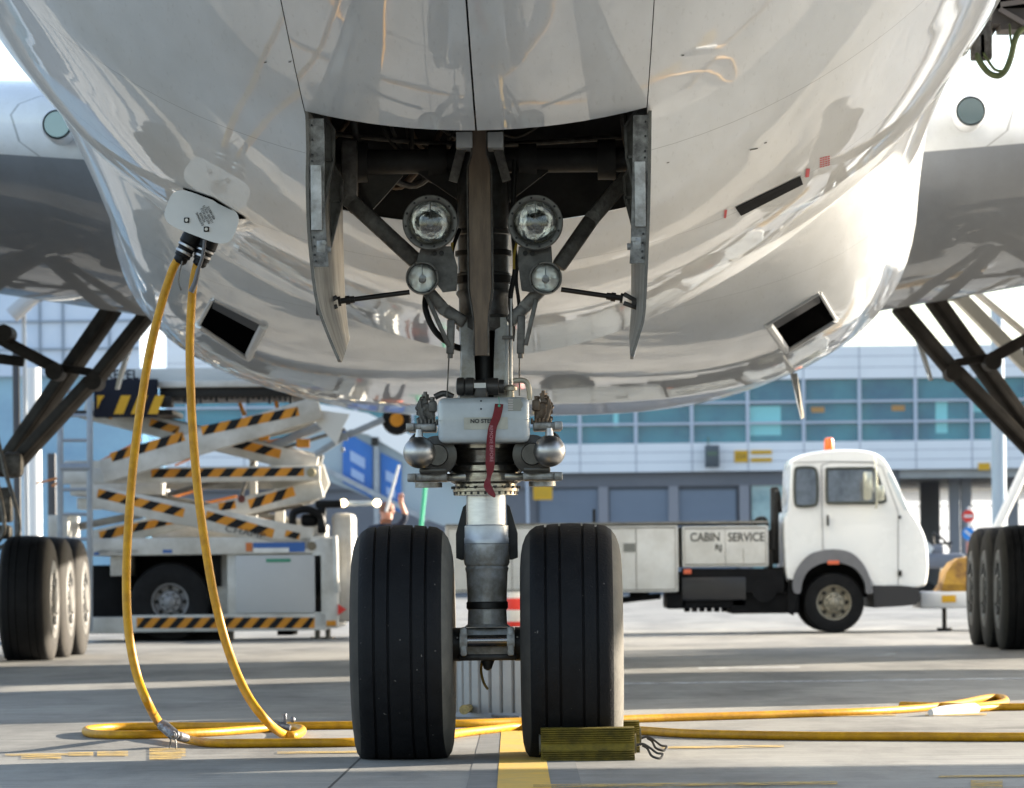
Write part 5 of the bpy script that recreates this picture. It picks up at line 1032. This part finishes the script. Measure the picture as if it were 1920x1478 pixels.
# ================================================================ PERSON
def person():
    D = 62.0; k = D / FPX
    base = P(722, 1000, D); base.z = 0
    T = Thing("person", "person in a navy top and orange vest, arm raised with a white pole", "person", base)
    h = 1.0
    def B(x, y, z): return Vector((x, y, z))
    sk = {"pel": (B(0, 0, .98), .15), "sp1": (B(0, 0, 1.15), .145), "ch": (B(0, .0, 1.36), .165), "nk": (B(.0, 0, 1.52), .065), "hd0": (B(.02, -.01, 1.60), .085), "hd1": (B(.03, -.02, 1.70), .098), "hd2": (B(.03, -.02, 1.78), .075),
          "sl": (B(-.20, 0, 1.45), .075), "el": (B(-.27, .03, 1.18), .05), "wl": (B(-.25, -.08, .95), .038), "hl": (B(-.245, -.10, .87), .04),
          "sr": (B(.19, 0, 1.46), .075), "er": (B(.30, -.10, 1.62), .05), "wr": (B(.24, -.20, 1.80), .036), "hr": (B(.235, -.21, 1.86), .038),
          "hpl": (B(-.10, 0, .92), .10), "kl": (B(-.12, -.02, .50), .065), "al": (B(-.13, .02, .09), .045), "fl": (B(-.14, -.14, .04), .04),
          "hpr": (B(.10, 0, .92), .10), "kr": (B(.12, -.02, .50), .065), "ar": (B(.13, .02, .09), .045), "fr": (B(.14, -.14, .04), .04)}
    ed = [("pel", "sp1"), ("sp1", "ch"), ("ch", "nk"), ("nk", "hd0"), ("hd0", "hd1"), ("hd1", "hd2"), ("ch", "sl"), ("sl", "el"), ("el", "wl"), ("wl", "hl"), ("ch", "sr"), ("sr", "er"), ("er", "wr"), ("wr", "hr"),
          ("pel", "hpl"), ("hpl", "kl"), ("kl", "al"), ("al", "fl"), ("pel", "hpr"), ("hpr", "kr"), ("kr", "ar"), ("ar", "fr")]
    def skinned(name, verts, edges, mats, root, parent, fn=None):
        me = bpy.data.meshes.new(name); names = list(verts); me.from_pydata([verts[n][0] for n in names], [], []); me.edges.add(len(edges))
        me.edges.foreach_set("vertices", [names.index(n) for e in edges for n in e]); me.update()
        o = bpy.data.objects.new(name, me); col.objects.link(o); sm_ = o.modifiers.new("s", 'SKIN'); sm_.use_smooth_shade = True
        lay = me.skin_vertices[0] if me.skin_vertices else None
        for i, n in enumerate(names): lay.data[i].radius = (verts[n][1], verts[n][1] * .85); lay.data[i].use_root = (n == root)
        o.modifiers.new("u", 'SUBSURF').render_levels = 2; o.modifiers["u"].levels = 2
        bpy.context.view_layer.update(); m2 = bpy.data.meshes.new_from_object(o.evaluated_get(bpy.context.evaluated_depsgraph_get())); bpy.data.objects.remove(o)
        m2.materials.clear()
        for m in mats: m2.materials.append(m)
        for p in m2.polygons: p.material_index = fn(p.center) if fn else 0; p.use_smooth = True
        r = bpy.data.objects.new(name, m2); col.objects.link(r); r.parent = parent; return r
    fingers = {}; fe = []
    for h_, s, up in (("hl", -1, -1), ("hr", 1, 1)):
        c = sk[h_][0]
        for j in range(4):
            a = c + B((j - 1.5) * .019, -.01, up * .035); b = a + B(0, -.022, up * (.032 + .006 * (j in (1, 2)))); d = b + B(0, .012 if up > 0 else -.018, up * .018)
            for n, q, r in (("a", a, .010), ("b", b, .009), ("c", d, .008)): sk[h_ + str(j) + n] = (q, r)
            ed += [(h_, h_ + str(j) + "a"), (h_ + str(j) + "a", h_ + str(j) + "b"), (h_ + str(j) + "b", h_ + str(j) + "c")]
        sk[h_ + "ta"] = (c + B(-s * .032, -.012, up * .010), .011); sk[h_ + "tb"] = (c + B(-s * .045, -.03, up * .032), .009); ed += [(h_, h_ + "ta"), (h_ + "ta", h_ + "tb")]
    def which(c):
        if c.z > 1.53 and abs(c.x) < .14: return 0
        if c.z > 1.66 and c.x > .14: return 0
        if c.x < -.2 and c.z < 1.2: return 0
        return 1 if c.z > .95 else (1 if c.z > .1 else 2)
    body = skinned("body", sk, ed, [SKIN, NAVYC, GBLACK], "pel", T.o, which)
    mb = MB(); H = B(.03, -.02, 1.70)
    mb.sphere(H + B(0, .02, .04), .112, 18, 12, sc=(.95, 1, .85)); hair = build("hair", mb, HAIR, T.o); 
    mb = MB(); mb.sphere(H + B(0, -.105, -.005), .018, 10, 6, sc=(.8, 1, 1.3)); mb.box(H + B(0, -.088, -.052), (.045, .015, .01), bev=.003)
    for s in (-1, 1): mb.sphere(H + B(s * .095, 0, -.01), .022, 10, 6, sc=(.5, 1, 1.3))
    build("face", mb, SKIN, T.o)
    mb = MB()
    for s in (-1, 1): mb.sphere(H + B(s * .034, -.082, .012), .011, 8, 6)
    build("eye", mb, GBLACK, T.o)
    mb = MB(); rr_ = []
    for z, rx, ry in ((.98, .185, .165), (1.15, .175, .155), (1.34, .195, .165), (1.34, .19, .16)): rr_.append([B(rx * math.cos(a), ry * math.sin(a), z) for a in [2 * math.pi * i / 24 for i in range(24)]])
    mb.loft(rr_, caps=False); mb.sphere(B(-.12, 0, 1.47), .05, 10, 8); build("vest", mb, HIVIS, T.o)
    mb = MB(); q = P(728, 945, D - .2) - base; q2 = P(748, 872, D - .25) - base; mb.cyl(q - (q2 - q) * .2, q2, .022, .018, 10); build("white_pole", mb, WHITEP, T.o)
person()

# ================================================================ TERMINAL
BD = 160.0
def bq(px, py, dy=0): p = P(px, py, BD); return V(p.x, BD + dy, p.z)
T = Thing("terminal_building", "long white-panelled airport terminal with a blue-green window band and grey garage doors below", "building", (0, BD, 0))
XL, XR = -95.0, 70.0; z_top, z_w1, z_w0, z_s0 = 8.9, 7.72, 5.45, 4.42; xo = bq(1688, 900).x
def slab(mb, x0, x1, z0, z1, y0, y1, mi=0): mb.box(((x0 + x1) / 2, (y0 + y1) / 2, (z0 + z1) / 2), (x1 - x0, y1 - y0, z1 - z0), mi=mi)
pitch = 105 * BD / FPX; x00 = bq(1507, 780).x
nx0 = [x00 + pitch * k for k in range(-46, 32) if XL < x00 + pitch * k < XR]
mb = MB(); slab(mb, XL, XR, z_w1, z_top, BD, BD + 25); slab(mb, XL, XR, z_s0, z_w0, BD, BD + 25); slab(mb, XL, bq(640, 700).x, z_top, z_top + 2.2, BD + .05, BD + 20)
T.part("wall_panels", mb, TPANEL)
mb = MB()
for z in (z_w1 + .4, z_w1 + .8, z_s0 + .35, z_s0 + .7): slab(mb, XL, XR, z - .012, z + .012, BD - .006, BD)
for x in nx0: slab(mb, x - .018, x + .018, z_s0, z_w0, BD - .009, BD); slab(mb, x - .018, x + .018, z_w1, z_top, BD - .009, BD)
T.part("panel_joint", mb, mat("joint_grey", (.30, .32, .38), .6))
mb = MB(); slab(mb, XL, XR, z_w0, z_w1, BD + .25, BD + .3); T.part("window_band", mb, TGLASS)
mb = MB()
for (px0, px1, py0, py1) in ((1406, 1465, 762, 816), (1755, 1778, 750, 812), (1150, 1160, 760, 800), (1825, 1850, 750, 772)): a, b = bq(px0, py0), bq(px1, py1); mb = MB(); slab(mb, a.x, b.x, b.z, a.z, BD + .235, BD + .245); T.part("lit_interior", mb, TGLASSL)
mb = MB()
for (px, py) in ((1534, 768), (1685, 765)): a = bq(px, py); slab(mb, a.x - .24, a.x + .24, a.z - .1, a.z + .1, BD + .225, BD + .232)
T.part("interior_sign", mb, mat("dull_orange_sign", (.45, .24, .08), .5))
mb = MB()
for x in nx0: slab(mb, x - .06, x + .06, z_w0, z_w1, BD + .02, BD + .24)
for z in (z_w0 + .7, z_w0 + 1.45): slab(mb, XL, XR, z - .04, z + .04, BD + .04, BD + .22)
T.part("window_mullion", mb, TFRAME)
mb = MB(); slab(mb, XL, bq(1411, 900).x, 0, z_s0, BD + .6, BD + 2); slab(mb, XL, xo, 3.9, z_s0, BD + .4, BD + .6); T.part("ground_floor_wall", mb, TDARK)
for (x0, x1) in ((1010, 1121), (1143, 1254), (1272, 1381)):
    a, b = bq(x0, 918), bq(x1, 918); mb = MB(); slab(mb, a.x, b.x, 0, a.z, BD + .5, BD + .58)
    for k in range(9): slab(mb, a.x, b.x, .4 * k + .1, .4 * k + .11, BD + .492, BD + .5)
    g = T.part("garage_door", mb, TDOOR)
    mb = MB(); slab(mb, a.x - .05, b.x + .05, a.z, a.z + .08, BD + .45, BD + .6); slab(mb, a.x - .06, a.x, 0, a.z, BD + .45, BD + .6); slab(mb, b.x, b.x + .06, 0, a.z, BD + .45, BD + .6); T.part("door_frame", mb, mat("door_frame_dark", (.06, .065, .08), .6), g)
for px in (1131, 1263, 1396): a = bq(px, 900); mb = MB(); slab(mb, a.x - .18, a.x + .18, 0, 3.9, BD + .38, BD + .62); T.part("pier", mb, mat("pier_grey", (.24, .24, .27), .6))
a, b = bq(1410, 900), bq(1484, 900); mb = MB(); slab(mb, a.x, xo, 0, 3.9, BD + .5, BD + .59); T.part("ground_floor_glazing", mb, mat("green_glazing", (.10, .20, .23), .08, coat=.5, var=.6, vscale=.8, vcol=(.25, .42, .45)))
mb = MB()
for px in (1735, 1753, 1790, 1812, 1900, 1990, 2080): mb = MB(); dd = 8 if px % 2 else 2; a = P(px, 950, BD + dd); slab(mb, a.x - .19, a.x + .19, 0, z_s0, BD + dd, BD + dd + .4); T.part("column", mb, mat("column_grey", (.22, .22, .24), .6))
tm = bpy.data.materials.new("backlit_backdrop"); tm.use_nodes = True; n_ = tm.node_tree; pb = n_.nodes["Principled BSDF"]; tr = n_.nodes.new("ShaderNodeBsdfTranslucent"); tr.inputs[0].default_value = (.9, .92, .95, 1); ms = n_.nodes.new("ShaderNodeMixShader"); ms.inputs[0].default_value = .75
pb.inputs["Base Color"].default_value = (.8, .82, .85, 1); pb.inputs["Roughness"].default_value = .3; n_.links.new(pb.outputs[0], ms.inputs[1]); n_.links.new(tr.outputs[0], ms.inputs[2]); n_.links.new(ms.outputs[0], n_.nodes["Material Output"].inputs[0])
mb = MB(); slab(mb, xo - 4, XR, .9, 4.08, BD + 24.1, BD + 24.13); T.part("white_backdrop", mb, tm)  # added translucent sheet, catches sun from behind to whiten the opening
mb = MB(); slab(mb, xo, XR, 4.1, z_s0, BD + .3, BD + 24.9); T.part("soffit", mb, CONC)
mb = MB()
for z in (1.2, 2.5, 3.4): slab(mb, xo - 4, XR, z - .03, z + .03, BD + 24, BD + 24.08)
for x in range(6): slab(mb, xo - 4 + 5.6 * x, xo - 4 + 5.6 * x + .05, 0, 4.1, BD + 24, BD + 24.08)
T.part("rear_glazing_frame", mb, LGREY)
a, b = bq(1321, 836, -.4), bq(1348, 877, -.4); mb = MB(); mb.box((a + b) / 2, (b.x - a.x, .35, a.z - b.z), bev=.03); ds = T.part("docking_display", mb, mat("display_case", (.06, .075, .09), .4))
mb = MB(); mb.box((a + b) / 2 + V(0, -.18, .1), ((b.x - a.x) * .7, .01, .12)); mb.box((a + b) / 2 + V(-.13, .1, .5), (.05, .05, .4)); T.part("display_screen", mb, mat("display_green", (.07, .12, .08), .3), ds)
a, b = bq(1377, 845, -.03), bq(1402, 867, -.03); mb = MB(); mb.box((a + b) / 2, (b.x - a.x, .05, a.z - b.z)); sg = T.part("gate_sign", mb, SIGNY); text("gate_lettering", "25A", .28, face_cam((a + b) / 2 + V(0, -.03, 0)), mat("sign_ink", (.10, .07, .02), .5), sg, T.base, .85)
for y0, y1 in ((844.5, 851.5), (859, 866)): a, b = bq(1408, y0, -.03), bq(1447, y1, -.03); mb = MB(); mb.box((a + b) / 2, (b.x - a.x, .05, a.z - b.z)); mb.box((a + b) / 2 + V(0, -.03, 0), ((b.x - a.x) * .8, .002, .03), mi=1); T.part("gate_sign", mb, [SIGNY, mat("sign_ink2", (.45, .28, .02), .5)])
a, b = bq(1000, 905, -1), bq(1036, 941, -1); mb = MB(); mb.box((a + b) / 2 + V(0, 0, -.05), (b.x - a.x, .05, (a.z - b.z) * .7)); mb.box(V((a.x + b.x) / 2, a.y, a.z), ((b.x - a.x) * .7, .05, .2)); 
mb.box((a + b) / 2 + V(0, -.03, .0), ((b.x - a.x) * .7, .002, .03), mi=1); mb.box((a + b) / 2 + V(0, -.03, -.12), ((b.x - a.x) * .7, .002, .03), mi=1); T.part("wall_sign", mb, [SIGNY, MATS["sign_ink2"]])
a = bq(1845, 875, -.03); mb = MB(); mb.box(a, (.42, .05, .26)); T.part("wall_sign", mb, SIGNY)
a, b = bq(988, 870, -1.2), bq(992, 985, -1.2); mb = MB(); mb.cyl(a, V(b.x, b.y, 0), .05, n=8); T.part("downpipe", mb, TFRAME)

# glazed hall at far left
HD = 120.0
def hq(px, py): return P(px, py, HD)
T = Thing("glass_hall", "pale glazed hall with a thin dark steel grid, seen past the left landing gear braces", "building", (hq(60, 900).x, HD, 0))
mb = MB(); zt3 = hq(100, 480).z; zb3 = hq(100, 705).z; xl, xr = hq(-600, 600).x, hq(262, 600).x; mb.box(((xl + xr) / 2, HD + 4, (zt3 + zb3) / 2), (xr - xl, 8, zt3 - zb3)); T.part("glazing", mb, mat("pale_glazing", (.55, .62, .74), .15, coat=.3, var=.25, vscale=.25, vcol=(.40, .50, .66)))
mb = MB()
for px in (-450, -300, -150, 75, 118, 205): a = hq(px, 600); mb.box((a.x, HD - .03, (zt3 + zb3) / 2), (.06, .06, zt3 - zb3))
for py in (603, 655): a = hq(100, py); mb.box(((xl + xr) / 2, HD - .06, a.z), (xr - xl, .06, .05))
T.part("steel_grid", mb, mat("grid_grey_blue", (.20, .25, .32), .5))
mb = MB(); a = hq(0, 705); mb.box(((xl + xr) / 2, HD + 4, a.z * .5), (xr - xl, 7.4, a.z)); T.part("lower_storey", mb, mat("blue_storey", (.10, .22, .38), .2, coat=.4, var=.5, vscale=.4, vcol=(.18, .36, .52)))
mb = MB()
for (x, y, w) in ((45, 690, .5), (-150, 690, .5)): a = P(x + 15, 800, 72); mb.cyl((a.x, 72, 0), (a.x, 72, P(60, 690, 72).z), .15, n=20)
single("white_column", mb, mat("column_white", (.66, .68, .70), .4), "white round column rising behind the left main wheels", "column", (P(60, 800, 72).x, 72, 0))
for (px, py0, d, w, nm, lb) in ((30, 660, 62, .10, "dark_post", "thick dark post left of the white round column"), (97, 850, 64, .12, "dark_post", "dark post right of the white round column, beside the loader ladder")):
    mb = MB(); a = P(px, py0, d); mb.beam((a.x, d, 0), (a.x, d, a.z), w, w, bev=.02); mb.box((a.x, d, .03), (.4, .4, .06)); single(nm, mb, mat("post_dark", (.05, .05, .055), .5), lb, "post", (a.x, d, 0), "dark posts at the left")
mb = MB(); a = P(28, 600, 70); mb.cyl(P(22, 592, 70), P(66, 552, 70), .13, n=20); mb.cyl(P(66, 552, 70), P(72, 547, 70), .16, n=20, mi=1); mb.beam(P(44, 572, 70.2), V(P(44, 572, 70).x, 70.2, 0), .06, .06)
single("floodlight", mb, [mat("flood_grey", (.40, .41, .42), .5), GDARK], "grey tubular floodlight tilted up in front of the glazed hall", "floodlight", (P(44, 572, 70).x, 70.2, 0))

# boarding bridge with adverts
JD = 88.0
def jq(px, py, dy=0): p = P(px, py, JD); return V(p.x, JD + dy, p.z)
T = Thing("boarding_bridge", "sloping boarding bridge with a white roof and blue advert panels behind the cargo loader", "boarding bridge", (jq(720, 900).x, JD, 0))
mb = MB(); mb.prism([jq(560, 750), jq(690, 775), jq(760, 810), jq(900, 890), jq(900, 935), jq(760, 855), jq(690, 815), jq(560, 790)], (0, 3, 0)); T.part("roof", mb, mat("bridge_roof_white", (.78, .80, .82), .4))
mb = MB(); mb.prism([jq(560, 790, .2), jq(690, 815, .2), jq(760, 855, .2), jq(900, 935, .2), jq(900, 1010, .2), jq(760, 960, .2), jq(560, 880, .2)], (0, 2.6, 0)); T.part("tunnel_wall", mb, mat("tunnel_grey", (.30, .38, .44), .3, coat=.3))
for i, q in enumerate(([(642, 806), (698, 838), (698, 935), (642, 905)], [(713, 848), (752, 868), (752, 962), (713, 942)])):
    mb = MB(); mb.prism([jq(*p, .14) for p in q], (0, .05, 0)); ad = T.part("advert_panel", mb, BLUEAD)
    mb = MB()
    for (a0, b0_) in (((.25, .30), (.75, .50)), ((.28, .62), (.72, .78))):
        x0, x1 = q[0][0] + (q[1][0] - q[0][0]) * a0[0], q[0][0] + (q[1][0] - q[0][0]) * b0_[0]; y0 = lambda f, x: q[0][1] + (q[3][1] - q[0][1]) * f + (q[1][1] - q[0][1]) * (x - q[0][0]) / (q[1][0] - q[0][0])
        mb.prism([jq(x0, y0(a0[1], x0), .12), jq(x1, y0(a0[1], x1), .12), jq(x1, y0(b0_[1], x1), .12), jq(x0, y0(b0_[1], x0), .12)], (0, .015, 0))
    T.part("advert_print", mb, mat("ad_print", (.30, .42, .66), .4), ad)
mb = MB(); mb.beam(jq(706, 826, .05), jq(706, 1000, .05), .10, .1, up=(0, 1, 0)); mb.box(jq(703, 828, 0), (.14, .1, .16), mi=1); mb.beam(jq(610, 880, .0), jq(800, 975, .0), .10, .1, up=(0, 1, 0)); mb.beam(jq(706, 1000, 1), V(jq(706, 1000).x, JD + 1, 0), .4, .4, up=(0, 1, 0)); T.part("frame", mb, [LGREY, GBLACK])
mb = MB(); a, b = P(788, 975, 75), P(800, 885, 75); mb.cyl(V(P(770, 1100, 75).x, 75, 0), b, .035, n=10); mb.cyl(V(P(770, 1100, 75).x, 75, 0), V(P(770, 1100, 75).x, 75, .05), .15, n=16); single("green_pole", mb, GREENP, "thin leaning bright green pole beyond the left nose tyre", "pole", (P(770, 1100, 75).x, 75, 0))

# bridge head at upper right, close to the fuselage, with hanging cables
T = Thing("passenger_bridge", "brown-grey underside of a passenger bridge with looped cables hanging at the upper right corner", "boarding bridge", (7.5, 29, 0))
KD = 27.0
def kq(px, py, dy=0): p = P(px, py, KD); return V(p.x, KD + dy, p.z)
mb = MB(); mb.prism([kq(1858, 44), kq(1876, 44), kq(1877, 55), kq(2020, 55), kq(2020, -250), kq(1890, -250), kq(1884, -60)], (0, .3, 0)); a = kq(1880, 50)
mb.box((a.x + 1.2, KD + 1.6, a.z + 2.0), (1.2, 2.8, 2.6), bev=.05)
hd2 = T.part("bridge_head", mb, mat("bridge_brown_grey", (.12, .105, .098), .55, var=.3, vscale=3)); mb = MB(); mb.box((6.8, 23.0, 5.3), (4.0, 6.4, 3.4), bev=.05); mb.box((5.4, 27.6, 6.1), (4.2, 2.4, 2.8), bev=.05); mb.box((18.0, 23.5, 5.6), (20, 3.0, 2.8), bev=.05)
T.part("bridge_tunnel", mb, mat("tunnel_white", (.62, .62, .62), .5))
mb = MB(); mb.beam(kq(1873, 18, -.02), kq(1925, 48, -.02), .03, .03); mb.beam(kq(1875, 10, -.02), kq(1925, 3, -.02), .03, .03); mb.box(kq(1905, 0, -.01), (.3, .03, .1), mi=1); T.part("underframe_rib", mb, [mat("rib_grey", (.24, .21, .20), .5), INK2], hd2)
mb = MB(); mb.cyl((17, 23.5, 0), (17, 23.5, 4.3), .35, n=20); T.part("support_leg", mb, LGREY)
OLV = mat("olive_cable", (.10, .13, .05), .5); mb = MB(); mb.tube([kq(1822, 98, -.2), kq(1830, 125, -.25), (kq(1846, 145, -.25)), kq(1864, 151, -.25), kq(1878, 140, -.25), kq(1888, 115, -.25), kq(1896, 85, -.2), kq(1908, 63, -.1), kq(1925, 53, 0)], .019, 10); cb = T.part("hanging_cable", mb, OLV)
mb = MB(); mb.tube([kq(1833, 98, -.2), kq(1845, 125, -.28), kq(1858, 141, -.28), kq(1874, 143, -.28)], .009, 8); T.part("hanging_cable", mb, OLV)
mb = MB(); mb.tube([kq(1890, 50, -.1), kq(1888, 75, -.2), kq(1891, 95, -.2), kq(1891, 108, -.22)], .007, 8); T.part("hanging_cable", mb, OLV)
mb = MB(); mb.box(kq(1840, 84, -.2), (.09, .08, .24), bev=.02); mb.box(kq(1828, 96, -.2), (.09, .08, .16), bev=.01); mb.cyl(kq(1848, 62, -.2), kq(1840, 75, -.2), .006, n=6); mb.beam(kq(1848, 64, -.2), kq(1852, 62, .2), .03, .03); mb.beam(kq(1836, 92, -.1), kq(1880, 30, .4), .03, .03); T.part("cable_junction", mb, GDARK)

# ================================================================ SMALL BACKGROUND THINGS
def cone_barrier():
    d = 60; a = P(968, 1180, d); T = Thing("traffic_barrier", "red and white banded traffic barrier standing between the nose wheels far behind", "barrier", (a.x, d, 0)); mb = MB()
    n = 4; zt = P(968, 1100, d).z
    for k in range(n): mb.lathe((a.x, d, zt * k / n), (a.x, d, zt * (k + 1) / n), [(.17 - .012 * k, 0), (.168 - .012 * k, 1)], 24, k % 2 == 0)
    mb.m = [int(m) for m in mb.m]; T.part("banded_body", mb, [WHITEP, SREDM]); mb = MB(); mb.box((a.x, d, .03), (.5, .5, .05), bev=.01); T.part("base", mb, GBLACK)
cone_barrier()
a = P(1816, 1000, 110)
T = Thing("road_sign", "round red no-entry sign above a blue keep-left disc on one post beneath the terminal", "road sign", (a.x, 110, 0))
mb = MB(); mb.cyl((a.x, 110, 0), (a.x, 110, P(1816, 950, 110).z), .04, n=10); T.part("post", mb, LGREY)
for (py, m1, m2, rr_, bar) in ((968, SREDM, WHITEP, .155, True), (1001, SBLUE, WHITEP, .16, False)):
    c = P(1816, py, 109.9); mb = MB(); mb.cyl(c, c + V(0, .03, 0), rr_, n=28, mi=0)
    if bar: mb.box(c + V(0, -.01, 0), (.22, .01, .06), mi=1)
    else: mb.beam(c + V(-.09, -.01, .08), c + V(.08, -.01, -.07), .05, .01, mi=1, up=(0, 1, 0))
    T.part("sign_disc", mb, [m1, m2])
mb = MB(); c = P(1818, 1027, 109.8); mb.box(c, (.16, .02, .28)); T.part("lower_plate", mb, mat("plate_pink", (.62, .25, .2), .5))
MD = 75.0; a = P(1873, 900, MD); mb = MB(); mb.cyl((a.x, MD, 0), (a.x, MD, P(1873, 765, MD).z), .125, n=24); mb.cyl((a.x, MD, 0), (a.x, MD, .08), .25, n=24); mb.cyl((a.x, MD, P(1873, 765, MD).z), (a.x, MD, 5.2), .11, n=24)
single("light_mast", mb, mat("mast_blue_grey", (.30, .38, .46), .4), "thick blue-grey mast standing behind the right main wheels", "mast", (a.x, MD, 0))
mb = MB(); p, q = P(1872, 985, 66), P(1925, 872, 66); dv = (q - p).normalized(); mb.cyl(p - dv * .25, q + dv * 1.2, .075, n=16); base_ = p - dv * .25; mb.box((base_.x, 66, base_.z * .5), (.22, .3, base_.z + .05), bev=.02); single("white_boom", mb, mat("boom_white", (.72, .72, .70), .4), "white boom leaning up to the right above the right main wheels", "boom", (base_.x, 66, 0))
# cart with yellow cover
KD2 = 57.5
def cq(px, py, dy=0): p = P(px, py, KD2); return V(p.x, KD2 + dy, p.z)
a = cq(1780, 1180); T = Thing("baggage_cart", "low white cart carrying a load under a creased yellow tarpaulin, right of the truck", "cart", (a.x, KD2, 0))
mb = MB(); p, q = cq(1726, 1110), cq(2010, 1138); mb.box(((p.x + q.x) / 2, KD2 + .7, (p.z + q.z) / 2), (q.x - p.x, 1.4, p.z - q.z), bev=.03); T.part("deck", mb, mat("cart_white", (.66, .67, .68), .4))
mb = MB(); mb.box(cq(1779, 1123, -.01), (.18, .01, .09)); T.part("yellow_label", mb, SIGNY)
mb = MB(); p = cq(1773, 1138, .2); mb.cyl(p, V(p.x, p.y, .02), .03, n=10); mb.cyl(V(p.x, p.y, 0), V(p.x, p.y, .04), .1, n=16); T.part("stand_leg", mb, GBLACK)
mb = MB(); rng = random.Random(3); rings = []
for k, (py, ins) in enumerate(((1109, 0), (1095, 3), (1075, 10), (1056, 22), (1046, 34), (1043, 60))):
    z = cq(1800, py).z; x0, x1 = cq(1768 + ins, 1100).x, cq(1990 - ins, 1100).x; y0, y1 = KD2 + .05 + ins * .006, KD2 + 1.3 - ins * .006
    ring_ = [(x0 + (x1 - x0) * t, y0) for t in [i / 10 for i in range(10)]] + [(x1, y0 + (y1 - y0) * t) for t in [i / 4 for i in range(4)]] + [(x1 - (x1 - x0) * t, y1) for t in [i / 10 for i in range(10)]] + [(x0, y1 - (y1 - y0) * t) for t in [i / 4 for i in range(4)]]
    rings.append([V(x + rng.uniform(-.03, .03), y + rng.uniform(-.04, .04), z + rng.uniform(-.015, .015)) for x, y in ring_])
mb.loft(rings); T.part("tarpaulin", mb, TARP, angle=20)
vw = [cq(1850, 1160), cq(1960, 1160)]
for p in vw: vwheel(T, (p.x, KD2 + .1, .2), .2, .12, .1, MATS["truck_rim"])
# dark tractor-like equipment far behind the cab front
ED = 100.0; a = P(1765, 1070, ED); T = Thing("parked_tug", "small dark grey equipment tug parked beneath the terminal, right of the truck nose", "tug", (a.x, ED, 0))
mb = MB(); z = lambda py: P(1765, py, ED).z
mb.box((a.x, ED + .5, z(1052)), (1.05, 1.2, z(1038) - z(1066)), bev=.08); mb.box((a.x - .15, ED + .5, z(1032)), (.45, .9, .25), bev=.06); T.part("body", mb, mat("tug_grey", (.14, .15, .18), .4))
for dx in (-.35, .38): mb = MB(); c = V(a.x + dx, ED - .06, .26); mb.cyl(c, c + V(0, .2, 0), .26, n=24); T.part("wheel", mb, RUBO)
mb = MB()
for q in (((1752, 1030), (1748, 1000)), ((1748, 1000), (1768, 1010)), ((1768, 1010), (1782, 1028)), ((1760, 1020), (1785, 1018))): mb.cyl(P(*q[0], ED + .3), P(*q[1], ED + .3), .03, n=8)
T.part("rail", mb, GBLACK)
mb = MB(); c = P(1742, 1030, ED); mb.prism([P(1735, 1012, ED), P(1751, 1028, ED), P(1738, 1050, ED), P(1731, 1045, ED)], (0, .4, 0)); T.part("white_panel", mb, WHITEP)
